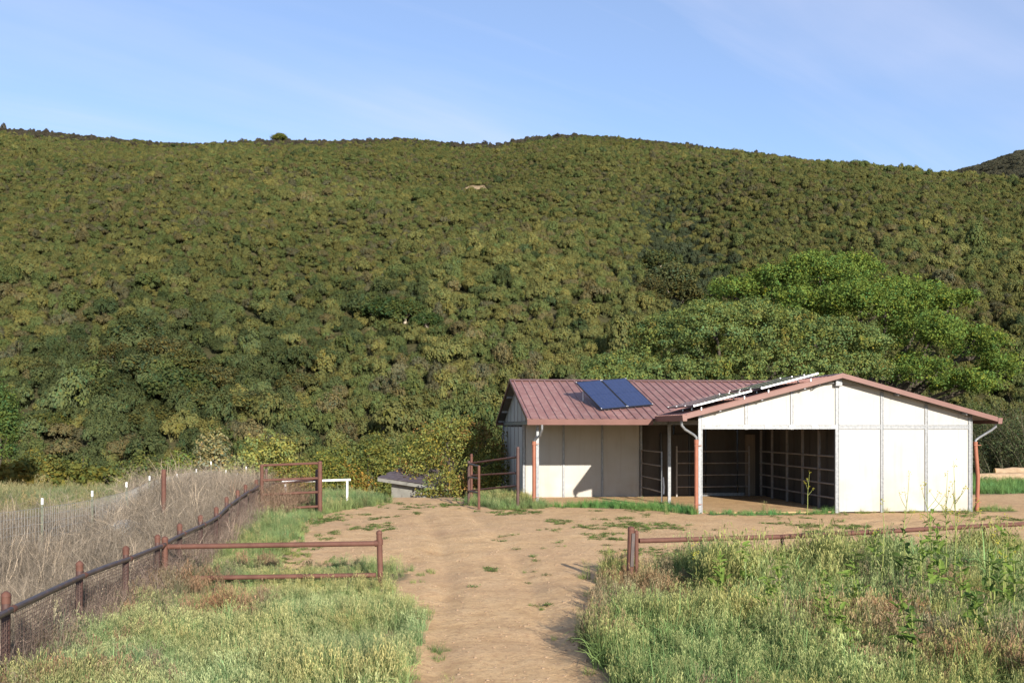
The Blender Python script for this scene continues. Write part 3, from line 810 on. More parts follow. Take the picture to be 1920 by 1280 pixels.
# porch posts and beams
for u, v in ((-4.7, 3.8), (0.0, 3.8)):
    boxo('porch_post', (u - 0.05, v - 0.05, -0.12), (u + 0.05, v + 0.05, 2.84), M['galv'], barn)
boxo('beam', (-4.68, 3.75, 2.84), (-0.06, 3.85, 3.0), M['galv'], barn)
boxo('beam', (-0.05, 0.1, 2.82), (0.05, 7.4, 2.97), M['galv'], barn)

# downspouts: galvanised elbow and terracotta pipe
def downspout(pts, foot, kink=0.0):
    m = MB(); m.tube(pts, 0.042, 10); d = m.build('downspout', M['galv'], barn, True)
    x, y, z = pts[-1]
    m = MB(); m.tube([(x, y, z + 0.03), (x + kink * 0.3, y, z - 0.35), (x + kink, y, 1.15), (x + kink, y, 1.0), (x + kink * 0.6, y, foot)], 0.062, 12)
    m.tube([(x, y, z + 0.05), (x, y, z - 0.09)], 0.073, 12)
    m.tube([(x + kink * 0.62, y, foot + 0.28), (x + kink * 0.6, y, foot + 0.16)], 0.07, 12)
    p = m.build('drain_pipe', M['terra'], barn, True)
    for h in (2.15, 0.3):
        boxo('pipe_strap', (x - 0.08, y - 0.075, h), (x + 0.16, y - 0.062, h + 0.02), M['terra'], p)
downspout([(-4.62, 3.16, 2.83), (-4.62, 3.16, 2.68), (-4.66, 3.4, 2.45), (-4.80, 3.66, 2.32), (-4.83, 3.7, 2.2)], -0.1)
downspout([(-0.66, -0.2, 2.93), (-0.66, -0.2, 2.80), (-0.55, -0.15, 2.68), (-0.22, -0.02, 2.5), (-0.13, 0.0, 2.42), (-0.13, 0.0, 2.3)], -0.12)
downspout([(9.75, -0.2, 2.84), (9.75, -0.2, 2.76), (9.64, -0.15, 2.65), (9.28, -0.02, 2.40), (9.18, 0.0, 2.32), (9.17, 0.0, 2.22)], -0.1, 0.09)
m = MB(); m.tube([(-4.78, 15.45, 2.83), (-4.78, 15.4, 2.6), (-4.84, 15.1, 2.35), (-4.86, 15.06, 2.2), (-4.86, 15.06, 0)], 0.045, 8); m.build('downspout', M['galv'], barn, True)

# concrete pad under the porch and bay
m = MB(); m.prism([(-4.72, 3.75, -0.3), (-0.1, 3.75, -0.3), (0.05, 0.15, -0.3), (4.6, 0.15, -0.3), (4.6, 7.7, -0.3), (-4.72, 7.7, -0.3)], (0, 0, 0.335))
fl = m.build('barn_floor', M['ground'], None); fl.location = (BO[0], BO[1], PAD); fl.rotation_euler = (0, 0, A)
ca = fl.data.color_attributes.new('col', 'FLOAT_COLOR', 'POINT'); ca.data.foreach_set('color', [0, 0, 0, 1] * len(fl.data.vertices))
tag(fl, 'packed dirt floor of the barn bay and porch', 'floor', kind='structure')

# pipe partition along the right side of the bay and rails at its back
def bl(u, v, h):
    x, y = bw(u, v); return (x, y, PAD + h)
part = empty('stall_partition', bl(4.55, 0.2, 0), A)
tag(part, 'pipe rail stall partition along the right of the open barn bay', 'stall partition')
VP = [0.15, 1.55, 2.95, 4.4, 5.9, 7.1]
for i, v in enumerate(VP):
    boxo('post', (0.0 - 0.035, v - 0.235, 0.0), (0.035, v - 0.165, 3.4 if i else 2.6), M['galvdark'], part)
for i in range(5):
    for h in (0.45, 0.9, 1.35, 1.8):
        bar('rail', (-0.06, VP[i] - 0.15, h), (-0.06, VP[i + 1] - 0.25, h), 0.028, M['galvdark'], part, 8)
part2 = empty('stall_gate', bl(0.9, 7.2, 0), A)
tag(part2, 'pipe rail gate closing the stall at the back of the barn bay', 'stall gate')
for u in (0.3, 3.2):
    boxo('post', (u - 0.03, -0.03, 0.0), (u + 0.03, 0.03, 2.0), M['galvdark'], part2)
for h in (0.42, 0.88, 1.34, 1.8):
    bar('rail', (0.33, 0, h), (3.17, 0, h), 0.025, M['galvdark'], part2, 8)
pg = empty('pipe_gate', bl(-0.16, 7.35, 0), A)
tag(pg, 'open pipe gate swung out under the porch beside the white wall', 'gate')
for k, v in enumerate((0.0, -3.15)):
    bar('upright', (0, v, 0.08), (0, v, 1.87), 0.03, M['galvdark'] if k == 0 else M['galv'], pg, 8)
for h in (0.42, 0.85, 1.35, 1.85):
    bar('rail', (0, 0, h), (-0.01, -3.15, h), 0.024, M['galvdark'], pg, 8)
m = MB(); m.tube([(0.06, -3.1, 0.95), (0.085, -3.12, 0.6), (0.07, -3.12, 0.35)], 0.03, 8); m.build('chain', M['white'], pg, True)

# ------------------------------------------------------------------ solar panels
def solar(origin, ex, ey, w, l, label, frame, group, legs=()):
    """panel spanning w along ex and l along ey"""
    ex = Vector(ex).normalized(); ey = Vector(ey); ey = (ey - ex * ey.dot(ex)).normalized(); n = ex.cross(ey)
    if n.z < 0: n = -n
    mt = Matrix((ex, ey, n)).transposed().to_4x4()
    root = link('solar_panel', None); root.matrix_world = Matrix.Translation(bl(0, 0, 0)) @ Matrix.Rotation(A, 4, 'Z') @ Matrix.Translation(origin) @ mt
    f = MB(); t = 0.03
    f.box((0, 0, -0.04), (w, t, 0)); f.box((0, l - t, -0.04), (w, l, 0)); f.box((0, t, -0.04), (t, l - t, 0)); f.box((w - t, t, -0.04), (w, l - t, 0)); 
    f.build('frame', frame, root)
    for a, b in ((t, l / 2 - 0.006), (l / 2 + 0.006, l - t)):
        boxo('pane', (t, a, -0.03), (w - t, b, -0.006), M['solar'], root)
    boxo('backing', (t, t, -0.036), (w - t, l - t, -0.0315), M['blackframe'], root)
    for (x, y) in ((0.0, 0.02), (0.0, l - 0.06), (w - 0.03, 0.02), (w - 0.03, l - 0.06)):
        boxo('clamp', (x, y, 0.001), (x + 0.03, y + 0.04, 0.012), M['alu'], root)
    if 'nearest' in label:
        boxo('edge_rail', (-0.035, 0.0, -0.045), (-0.002, l, 0.004), M['alu'], root)
    for p0, p1 in legs:
        inv = mt.inverted() @ Matrix.Translation(-Vector(origin))
        bar('support_leg', inv @ Vector(p0), inv @ Vector(p1), 0.022, M['alu'], root, 6)
    tag(root, label, 'solar panel', group)
    return root
LL = Vector((-2.33, 4.3, 3.38)); LR = Vector((-0.27, 5.02, 3.57)); TL = Vector((-2.93, 5.94, 4.42))
ex = (LR - LL); wl = ex.length; exn = ex.normalized(); ey = TL - LL
pw = wl / 2 - 0.01
def leg(p): return (tuple(p - Vector((0, 0, 0.05))), (p.x, p.y, hw(p.y) + 0.02))
eyn = (ey - exn * ey.dot(exn)).normalized()
solar(LL, exn, ey, pw, 2.05, 'left of two dark blue solar panels tilted on the wing roof', M['blackframe'], 'tilted panels on the wing roof',
      [leg(LL + exn * 0.35 + eyn * 0.1), leg(LL + exn * 0.2 + eyn * 1.8)])
solar(LL + exn * (pw + 0.02), exn, ey, pw, 2.05, 'right of two dark blue solar panels tilted on the wing roof', M['blackframe'], 'tilted panels on the wing roof',
      [leg(LL + exn * (wl - 0.1) + eyn * 0.12), leg(LL + exn * (wl - 0.2) + eyn * 1.8)])
sl = Vector((1, 0, (RH - LEH) / (RID - LEU))).normalized()
names = ['nearest', 'middle', 'farthest']
for r, (u, rn) in enumerate(((-0.27, 'lower'), (1.92, 'upper'))):
    for k in range(3):
        solar((u, -0.12 + 1.06 * k, hg(u) + 0.25), (0, 1, 0), sl, 1.05, 1.95, '%s panel of the %s white-edged solar row on the gable roof' % (names[k], rn), M['blackframe'], 'panels on the gable roof',
              [((u + 0.3, 0.0 + 1.06 * k, hg(u + 0.3) + 0.12), (u + 0.3, 0.0 + 1.06 * k, hg(u + 0.3) + 0.02)), ((u + 1.7, 0.0 + 1.06 * k, hg(u + 1.7) + 0.12), (u + 1.7, 0.0 + 1.06 * k, hg(u + 1.7) + 0.02))])

# ------------------------------------------------------------------ rusty pipe fence with wire mesh on the left
fen = empty('pipe_fence', (FENCE[0][0], FENCE[0][1], 0))
tag(fen, 'rusty pipe fence with grey top rail and wire mesh along the left', 'fence')
fo = Vector((FENCE[0][0], FENCE[0][1], 0))
FT = [1.0, 1.0, 1.0, 1.0, 1.0, 0.98, 1.02, 1.05, 1.1, 1.18, 1.22, 1.25, 1.28]
def wire_mesh(p0, p1, z0a, z0b, z1a, z1b, dxs, dzs, r, mat, parent):
    m = MB(); p0 = Vector((*p0, 0)); p1 = Vector((*p1, 0)); L = (p1 - p0).length
    n = max(2, int(L / dxs))
    for i in range(1, n):
        t = i / n; p = p0.lerp(p1, t)
        m.tube([(p.x, p.y, z0a + (z0b - z0a) * t), (p.x + random.gauss(0, .006), p.y + random.gauss(0, .01), (z0a + z1a) / 2 + ((z0b + z1b) / 2 - (z0a + z1a) / 2) * t), (p.x, p.y, z1a + (z1b - z1a) * t)], r, 3, False)
    k = max(2, int((z1a - z0a) / dzs))
    for j in range(k + 1):
        s = j / k; za = z0a + (z1a - z0a) * s; zb = z0b + (z1b - z0b) * s
        mid = p0.lerp(p1, 0.5)
        m.tube([(p0.x, p0.y, za), (mid.x, mid.y, (za + zb) / 2 + random.gauss(0, 0.008)), (p1.x, p1.y, zb)], r, 3, False)
    o = m.build('wire_mesh', mat, parent); o['kind'] = 'stuff'
for i, (x, y) in enumerate(FENCE):
    p = Vector((x, y, G(x, y))) - fo; top = FT[i] - fo.z
    m = MB(); lx, ly = random.gauss(0, 0.012), random.gauss(0, 0.012)
    m.tube([(p.x, p.y, p.z - 0.3), (p.x + lx, p.y + ly, top - 0.02)], 0.05, 12)
    po = m.build('post', M['rustdark'], fen, True)
    m = MB(); m.tube([(p.x + lx, p.y + ly, top - 0.03), (p.x + lx, p.y + ly, top + 0.05)], 0.052, 12)
    m.tube([(p.x + lx, p.y + ly, top + 0.05), (p.x + lx, p.y + ly, top + 0.085), (p.x + lx, p.y + ly, top + 0.11)], [0.058, 0.048, 0.016], 12)
    m.build('post_cap', M['rust'], po, True)
    if i + 1 < len(FENCE):
        q = Vector((*FENCE[i + 1], 0)) - fo; t2 = FT[i + 1]
        off = Vector((0.075, 0, 0))
        a = Vector((p.x, p.y, top - 0.10)) + off; b = Vector((q.x, q.y, t2 - 0.10)) + off
        d = (b - a).normalized() * 0.05
        m = MB(); m.tube([a - d, a.lerp(b, 0.5) + Vector((0, 0, random.gauss(0, 0.008))), b + d], 0.038, 12); r = m.build('top_rail', M['greypipe'], fen, True)
        m = MB(); m.tube([a - d * 0.5, a + d * 1.2], 0.043, 12); m.build('rail_clamp', M['rust'], r, True)
        wire_mesh((p.x + 0.062, p.y + 0.05), (q.x + 0.062, q.y - 0.05), G(x, y) + 0.02, G(*FENCE[i + 1]) + 0.02, top - 0.16, t2 - 0.16, 0.075, 0.052, 0.0038, M['wire'], fen)

# wire fence on white-tipped steel posts behind the dead brush
wf = empty('wire_fence', (WIREF[2][0], WIREF[2][1], 0))
tag(wf, 'wire fence on white-tipped green steel posts behind the dead brush', 'fence')
wo_ = Vector((WIREF[2][0], WIREF[2][1], 0))
TT = [1.5, 1.5, 1.50, 1.50, 1.50, 1.52, 1.50, 1.50, 1.42, 1.30, 1.18, 1.08]
for i, (x, y) in enumerate(WIREF):
    g = G(x, y); z1 = TT[i]
    m = MB(); X, Y = x - wo_.x, y - wo_.y
    m.box((X - 0.022, Y - 0.004, min(g, z1 - 1.6) - 0.2), (X + 0.022, Y + 0.004, z1 - 0.13)); m.box((X - 0.004, Y + 0.005, min(g, z1 - 1.6) - 0.2), (X + 0.004, Y + 0.035, z1 - 0.13))
    for k in range(10): m.box((X - 0.012, Y - 0.012, z1 - 0.25 - k * 0.11), (X + 0.012, Y - 0.0045, z1 - 0.225 - k * 0.11))
    po = m.build('steel_post', M['tpost'], wf); po.rotation_euler = (random.gauss(0, 0.008), random.gauss(0, 0.01), 0)
    m = MB(); m.box((X - 0.02, Y - 0.006, z1 - 0.13), (X + 0.02, Y + 0.025, z1)); m.build('white_tip', M['white'], po)
    if i + 1 < len(WIREF):
        x2, y2 = WIREF[i + 1]; g2 = G(x2, y2)
        wire_mesh((X, Y - 0.02), (x2 - wo_.x, y2 - wo_.y - 0.02), max(g, z1 - 1.6) + 0.03, max(g2, TT[i + 1] - 1.6) + 0.03, z1 - 0.2, TT[i + 1] - 0.2, 0.085, 0.16, 0.0042, M['galvwire'], wf)
m = MB(); x, y = -8.8, 25.2; m.tube([(0, 0, -0.3), (0, 0, 1.9 - G(x, y))], 0.06, 12); m.tube([(0, 0, 1.9 - G(x, y)), (0, 0, 1.93 - G(x, y))], [0.062, 0.04], 12)
o = m.build('pipe_post', M['rust'], None, True); o.location = (x, y, G(x, y)); tag(o, 'tall dark rusty pipe post standing in the dead brush', 'post')

# ------------------------------------------------------------------ low rusty pipe gate across the left of the drive
def W0(px, y, h):
    return ((px - 960) / F * y, y, h)
lg = empty('low_pipe_gate', W0(309, 18.0, G(-6.2, 18)))
tag(lg, 'low rusty pipe gate with two rails standing in the left grass', 'gate')
o0 = lg.location.copy()
def rel(p, o): return tuple(Vector(p) - o)
def capped_post(p, r, top, mat, parent, o, name='post', lean=(0, 0)):
    x, y = p; g = G(x, y)
    m = MB(); m.tube([rel((x, y, g - 0.3), o), rel((x + lean[0], y + lean[1], top - 0.03), o)], r, 12)
    c = Vector(rel((x + lean[0], y + lean[1], top), o))
    m.tube([c - Vector((0, 0, 0.035)), c - Vector((0, 0, 0.03)), c + Vector((0, 0, 0.02)), c + Vector((0, 0, 0.04))], [r, r * 1.12, r * 0.9, r * 0.25], 12)
    return m.build(name, mat, parent, True)
xa, ya, _ = W0(309, 18.0, 0); xb, yb, _ = W0(715, 18.2, 0)
capped_post((xa, ya), 0.058, 0.99, M['rust'], lg, o0)
capped_post((xb, yb), 0.052, 1.08, M['rust'], lg, o0, lean=(-0.04, 0))
bar('rail', rel((xa + 0.06, ya, 0.84), o0), rel((xb - 0.09, yb, 0.875), o0), 0.047, M['rust'], lg, 12)
bar('rail', rel((xa + 0.14, ya, 0.27), o0), rel((xb - 0.1, yb, 0.30), o0), 0.043, M['rust'], lg, 12)
bar('hinge', rel((xb - 0.12, yb, 0.875), o0), rel((xb - 0.045, yb, 0.88), o0), 0.06, M['rust'], lg, 10)
m = MB(); c = Vector(rel((xb - 0.03, yb, 0.90), o0)); m.tube([c - Vector((0, 0, 0.05)), c + Vector((0, 0, 0.05))], 0.06, 12); m.build('collar', M['rust'], lg, True)

xc, yc, _ = W0(1183, 18.0, 0)
m_ = empty('leaning_pipe_post', (xc, yc, G(xc, yc))); o1 = m_.location.copy()
tag(m_, 'thick rusty pipe post with grey strip at the right of the drive', 'post')
capped_post((xc - 0.03, yc), 0.062, 1.17, M['rust'], m_, o1, lean=(0.035, 0))
boxo('metal_strip', (-0.04, -0.085, 0.42), (0.015, -0.066, 1.02), M['greypipe'], m_).rotation_euler = (0, 0.05, 0)
rg = empty('low_pipe_rail', (xc + 0.15, yc + 0.4, G(xc, yc))); o2 = rg.location.copy()
tag(rg, 'long low rusty pipe rail crossing behind the right grass', 'rail')
xd, yd = xc + 0.15, yc + 0.4
capped_post((xd, yd), 0.038, 1.06, M['rust'], rg, o2)
pts = [(xd + 0.05, yd, 0.90), (5.2, 19.1, 0.90), (7.2, 19.7, 0.93), (9.85, 20.7, 0.95), (14.0, 22.2, 0.97)]
pts_rail = pts
for a, b in zip(pts[:-1], pts[1:]):
    bar('rail', rel(a, o2), rel(b, o2), 0.046, M['rust'], rg, 12)
for p in pts[1:]:
    capped_post((p[0], p[1] + 0.1), 0.032, p[2] - 0.06, M['rustdark'], rg, o2)
# ------------------------------------------------------------------ tall rail gate at the end of the pipe fence
tg = empty('rail_gate', (-7.85, 31.0, G(-7.85, 31))); o3 = tg.location.copy()
tag(tg, 'tall rusty four-rail gate at the far end of the pipe fence', 'gate')
def gp(px, y): return ((px - 960) / F * y, y)
a = gp(491, 31.0); b = gp(600, 31.0)
capped_post(a, 0.055, 3 - 72 * 31 / F, M['rust'], tg, o3)
capped_post(b, 0.07, 3 - 66 * 31 / F, M['rust'], tg, o3)
c = gp(594, 31.8); capped_post(c, 0.05, 3 - 82 * 31.8 / F, M['rustdark'], tg, o3)
c2 = gp(499, 33); capped_post(c2, 0.05, 3 - 80 * 33 / F, M['rustdark'], tg, o3)
for ya, yb in ((872, 868), (900, 896), (927, 922), (954, 949)):
    bar('rail', rel((a[0] + 0.05, a[1], 3 - (ya - 800) * 31 / F), o3), rel((b[0] - 0.06, b[1], 3 - (yb - 800) * 31 / F), o3), 0.042, M['rust'], tg, 10)
for ya, yb in ((908, 899), (956, 951)):
    bar('rail', rel((c2[0], c2[1], 3 - (ya - 800) * 33 / F), o3), rel((c[0], c[1], 3 - (yb - 800) * 31.8 / F), o3), 0.035, M['rustdark'], tg, 8)
# white hitching rail
hr = empty('hitching_rail', (-7.0, 35.0, G(-7, 35))); o4 = hr.location.copy()
tag(hr, 'white painted pipe hitching rail in the grass behind the rail gate', 'hitching rail')
pa = gp(535, 35.0); pb = gp(651, 35.4)
za = 3 - 103 * 35 / F; zb = 3 - 99 * 35.4 / F
bar('rail', rel((pa[0] - 0.12, pa[1], za), o4), rel((pb[0] + 0.12, pb[1], zb), o4), 0.04, M['white'], hr)
for p, z in ((pa, za), (pb, zb)):
    bar('post', rel((p[0], p[1], G(*p) - 0.2), o4), rel((p[0], p[1], z - 0.035), o4), 0.04, M['white'], hr)

# corral panels beside the wing
cp = empty('corral_fence', (-0.1, 35, G(-0.1, 35))); o5 = cp.location.copy()
tag(cp, 'rusty three-rail corral fence running to the barn corner', 'fence')
q0 = gp(884, 36.6); q1 = gp(971, 33.6)
capped_post(q0, 0.05, 3 - 52 * 36.6 / F, M['rust'], cp, o5)
capped_post(q1, 0.055, 3 - 39 * 33.6 / F, M['rustdark'], cp, o5)
for ya, yb in ((868, 856), (891, 886), (919, 910)):
    bar('rail', rel((q0[0], q0[1], 3 - (ya - 800) * 36.6 / F), o5), rel((q1[0], q1[1], 3 - (yb - 800) * 33.6 / F), o5), 0.036, M['rust'], cp)
    e1 = Vector((q1[0], q1[1], 3 - (yb - 800) * 33.6 / F)); e0 = Vector((q0[0], q0[1], 3 - (ya - 800) * 36.6 / F))
    bar('sleeve', rel(e1.lerp(e0, 0.2), o5), rel(e1, o5), 0.042, M['rustdark'], cp)
cg = empty('corral_gate', (-1.3, 34.5, G(-1.3, 34.5))); o6 = cg.location.copy()
tag(cg, 'short rusty corral gate swung towards the yard beside the wing', 'gate')
q2 = gp(879, 35.6); q3 = gp(898, 33.4)
capped_post(q2, 0.05, 3 - 65 * 35.6 / F, M['rustdark'], cg, o6)
capped_post(q3, 0.045, 3 - 74 * 33.4 / F, M['rust'], cg, o6)
for ya, yb in ((869, 874), (894, 897), (920, 924)):
    bar('rail', rel((q2[0], q2[1], 3 - (ya - 800) * 35.6 / F), o6), rel((q3[0], q3[1], 3 - (yb - 800) * 33.4 / F), o6), 0.034, M['greypipe'], cg)

# ------------------------------------------------------------------ small sunken shed
sh = empty('small_shed', (-4.3, 42.5, G(-4.3, 42.5)), math.radians(-16)); gz0 = sh.location.z
tag(sh, 'small sunken grey shed with dark shingle lean-to roof under a bush', 'shed')
top = 3 - 95 * 42.5 / F - gz0
m = MB(); m.prism([(-0.9, 0, -0.6), (1.7, 0, -0.6), (1.7, 0, top - 0.44), (-0.9, 0, top - 0.1)], (0, 0.12, 0)); m.build('wall', M['greywood'], sh)
m = MB(); m.prism([(-0.9, 0.12, -0.3), (-0.9, 2.6, -0.3), (-0.9, 2.6, top + 0.1), (-0.9, 0.12, top - 0.1)], (0.12, 0, 0)); m.build('wall', M['greywood'], sh)
m = MB(); m.prism([(1.58, 0.12, -0.6), (1.58, 2.6, -0.6), (1.58, 2.6, top - 0.18), (1.58, 0.12, top - 0.44)], (0.12, 0, 0)); m.build('wall', M['greywood'], sh)
m = MB(); m.prism([(-1.35, -0.35, top - 0.06), (1.95, -0.35, top - 0.4725), (1.95, 2.9, top - 0.0725), (-1.35, 2.9, top + 0.34)], (0, 0, 0.05)); rf = m.build('roof', M['greywood'], sh)
m = MB(); m.prism([(-1.37, -0.40, top - 0.15), (1.97, -0.40, top - 0.568), (1.97, -0.40, top - 0.425), (-1.37, -0.40, top - 0.005)], (0, 0.045, 0)); m.build('fascia', M['greywood'], rf)
for r in range(7):
    for k in range(7):
        y0 = -0.42 + r * 0.46; x0 = -1.36 + k * 0.46 + (0.1 if r % 2 else 0)
        z = top - 0.06 - (x0 + 1.35) * 0.125 + (y0 + 0.35) * 0.123 + 0.055 + random.random() * 0.02
        m = MB(); m.prism([(x0, y0, z + 0.02), (x0 + 0.44, y0, z - 0.035), (x0 + 0.44, y0 + 0.5, z + 0.02), (x0, y0 + 0.5, z + 0.075)], (0, 0, 0.025)); m.build('shingle', M['shingle'], rf)

# logs and rocks at the right, beyond the barn
def log(x, y, L, r, rz, label, z=0):
    rng = np.random.default_rng(int(abs(x) * 100))
    root = empty('log', (x, y, G(x, y) + z), rz)
    m = MB(); n = 6
    pts = [(-L / 2 + L * i / n, rng.normal(0, 0.03), r + rng.normal(0, 0.02)) for i in range(n + 1)]
    m.tube(pts, [r * rng.uniform(0.85, 1.12) for _ in pts], 10); m.build('bark', M['log'], root, True)
    p = Vector(pts[0]); m = MB(); m.tube([p - Vector((0.012, 0, 0)), p + Vector((0.03, 0, 0))], r * 0.86, 10); m.build('cut_end', M['logend'], root)
    tag(root, label, 'log', 'cut logs behind the barn')
log(24.9, 49.5, 3.6, 0.26, 0.06, 'long thick cut log lying by the dark shrub')
log(23.3, 48.6, 0.9, 0.15, 0.5, 'short orange-ended cut log in front of the long one')
log(25.6, 50.1, 2.6, 0.2, -0.1, 'greyish cut log lying on top of the others', 0.36)
def rock(x, y, s, label):
    bm = bmesh.new(); bmesh.ops.create_icosphere(bm, subdivisions=2, radius=1)
    rng = np.random.default_rng(int(s * 1000))
    for v in bm.verts:
        v.co *= 1 + rng.normal(0, 0.09); v.co.x *= s * 1.3; v.co.y *= s; v.co.z *= s * 0.8
    me = bpy.data.meshes.new('rock'); bm.to_mesh(me); bm.free(); me.materials.append(M['rock'])
    o = link('rock', me); o.location = (x, y, G(x, y) + s * 0.4); tag(o, label, 'rock')
rock(22.35, 49.8, 0.33, 'large pale rock left of the cut logs')
rock(21.5, 49.2, 0.16, 'small pale rock near the barn corner')
m = MB()
for k in range(9):
    t = math.pi * k / 8
    m.v += [(-0.6 * math.cos(t), -0.5, 0.45 * math.sin(t)), (-0.7 * math.cos(t), 0.6, 0.52 * math.sin(t))]
for k in range(8): m.f.append((2 * k, 2 * k + 1, 2 * k + 3, 2 * k + 2))
m.f.append(tuple(2 * k for k in range(9))); m.f.append(tuple(2 * k + 1 for k in range(9)))
o = m.build('plastic_tub', M['tub'], None, True); o.location = (-9.15, 23.2, 0.42); o.scale = (0.75, 0.75, 0.75); tag(o, 'pale blue-grey rounded tub half hidden in the dead brush', 'tub')
boxo('tub_base', (-0.55, -0.45, -0.5), (0.55, 0.5, 0.0), M['tub'], o)
#PART3

# ------------------------------------------------------------------ large trees
def atp(px, y): return (px - 960) / F * y
def zp(py, y): return CAMZ - (py - 800) / F * y
def lobe(px, py, y, rpx, rpy, depth, oy, base):
    """lobe given by its picture centre and size at distance y, relative to base"""
    k = y / F
    return (atp(px, y) - base[0], oy, zp(py, y) - base[2], rpx * k, depth, rpy * k)
yA = 56.0
bA = (atp(1400, yA), yA, G(atp(1400, yA), yA))
LA = [lobe(1390, 640, yA, 150, 78, 4.0, 0, bA), lobe(1290, 655, yA, 120, 68, 3.6, 0.6, bA), lobe(1520, 660, yA, 120, 62, 3.6, -0.5, bA), lobe(1180, 700, yA, 85, 45, 3.0, 0.6, bA),
      lobe(1340, 610, yA, 90, 52, 3.0, 1, bA), lobe(1590, 690, yA, 75, 55, 3.0, 0, bA), lobe(1450, 705, yA, 160, 60, 3.6, -2, bA), lobe(1250, 720, yA, 130, 45, 3.4, -1.8, bA)]
tree('oak_tree', bA, LA, 'broad dense mid-green oak directly behind the barn roof', 'tree', sub=6, ncl=3300, per=44, cr=0.34, leaf=0.13, col=(0.135, 0.172, 0.056), r0=0.45, seed=21, shell=0.28, up=-0.3,
     alt=(0.16, 0.15, 0.045), altp=0.07, bias=0.6)
yB = 66.0
bB = (atp(1640, yB), yB, G(atp(1640, yB), yB))
LB = [lobe(1535, 515, yB, 85, 42, 3.5, 0, bB), lobe(1610, 500, yB, 58, 30, 2.8, 1, bB), lobe(1455, 540, yB, 75, 40, 3, 0.5, bB), lobe(1380, 548, yB, 55, 34, 2.8, 1, bB),
      lobe(1660, 560, yB, 80, 48, 3.4, 0, bB), lobe(1590, 580, yB, 85, 50, 3.6, -2, bB), lobe(1740, 560, yB, 60, 34, 2.6, 0.5, bB), lobe(1800, 560, yB, 38, 22, 2.0, 1, bB),
      lobe(1710, 630, yB, 75, 52, 3.2, -1.5, bB), lobe(1830, 650, yB, 48, 42, 2.6, 0, bB), lobe(1880, 690, yB, 40, 32, 2.4, 0.5, bB), lobe(1690, 700, yB, 50, 40, 3.0, -2, bB),
      lobe(1470, 590, yB, 80, 42, 3.2, -1.2, bB), lobe(1790, 720, yB, 60, 26, 2.6, -1, bB)]
tgB = [(l[0], l[1], l[2] - l[5] * 0.1) for l in LB]
oakB = tree('oak_tree', bB, LB, 'tall spreading bright green oak behind the dense oak, dark limbs showing', 'tree', sub=3, ncl=3200, per=30, cr=0.44, leaf=0.16, col=(0.12, 0.172, 0.04), r0=0.55, targets=tgB, seed=22, shell=0.5, up=-0.55, bias=0.5, cjit=0.28)
mb = MB(); kx = lambda px, py, dy=0: (atp(px, yB) - bB[0], dy + 3.0, zp(py, yB) - bB[2])
mb.tube([kx(1650, 770), kx(1730, 725, -1.5), kx(1775, 690, -2), kx(1810, 672, -2.2), kx(1850, 668, -2)], [0.42, 0.34, 0.26, 0.2, 0.1], 7, False)
mb.tube([kx(1775, 690, -2), kx(1800, 705, -2.4), kx(1840, 712, -2.5), kx(1870, 700, -2.4)], [0.2, 0.17, 0.12, 0.05], 6, False)
mb.tube([kx(1810, 672, -2.2), kx(1838, 640, -2), kx(1850, 615, -1.5)], [0.18, 0.12, 0.05], 6, False)
mb.build('limb', M['bark'], oakB, True)
# dark feathery shrub at the right, behind the barn corner
def feather_shrub(name, loc, w, h, d, n, label, col, seed, group=None, leafn=26, ls=0.13, catg='shrub'):
    rng = np.random.default_rng(seed); root = empty(name, loc)
    P = np.zeros((n, 6, 3)); a = rng.uniform(-1, 1, n); b = rng.uniform(-1, 1, n); hh = h * rng.uniform(0.45, 1.05, n)
    t = np.linspace(0, 1, 6)
    P[:, :, 0] = (a * w * 0.42)[:, None] + (a * w * 0.35 + rng.normal(0, 0.5, n))[:, None] * t ** 1.6
    P[:, :, 1] = (b * d * 0.42)[:, None] + (rng.normal(0, 0.5, n) - 0.3)[:, None] * t ** 1.6
    P[:, :, 2] = hh[:, None] * (t - 0.18 * t ** 3)
    sV = stems(rng, P, 0.03, (0.16, 0.14, 0.10))
    idx = rng.integers(0, n, n * leafn); tt = rng.uniform(0.12, 1, n * leafn) * 4.99
    i0 = tt.astype(int); fr = (tt - i0)[:, None]
    pos = P[idx, i0] * (1 - fr) + P[idx, i0 + 1] * fr + rng.normal(0, 0.13, (len(idx), 3))
    cv = np.array(col)[None] * rng.uniform(0.7, 1.3, (n, 1))
    V, Fc, C = leaves(rng, pos, ls, None, 0, colv=cv[idx], aspect=0.34)
    link('crown', np_mesh('crown', V, Fc, M['leaf'], C), root)
    link('stems', np_mesh('stems', *sV[:2], M['leaf'], sV[2]), root)
    tag(root, label, catg, group); return root
feather_shrub('grey_shrub', (atp(1905, 53), 53, G(25, 53)), 6.2, 4.6, 4.0, 420, 'tall dark grey-green feathery shrub right of the barn', (0.085, 0.10, 0.05), 31, leafn=55)
feather_shrub('grey_shrub', (atp(1835, 56), 56, G(25, 56)), 4.4, 3.6, 3.0, 260, 'lower dark feathery shrub between barn corner and oak', (0.07, 0.09, 0.04), 32, leafn=55)
feather_shrub('grey_shrub', (atp(1990, 52), 52, G(28, 52)), 6, 5.2, 4, 320, 'grey-green shrub at the far right edge', (0.085, 0.11, 0.05), 33, leafn=50)
feather_shrub('understory_shrub', (atp(1760, 60), 60, G(25, 60)), 6, 4.6, 3, 300, 'loose olive shrub under the limbs of the bright oak', (0.13, 0.13, 0.05), 34, leafn=45, ls=0.16)
feather_shrub('understory_shrub', (atp(1700, 57), 57, G(22, 57)), 4, 4.2, 3, 200, 'olive shrub rising behind the right roof slope', (0.12, 0.14, 0.05), 35, leafn=45, ls=0.16)

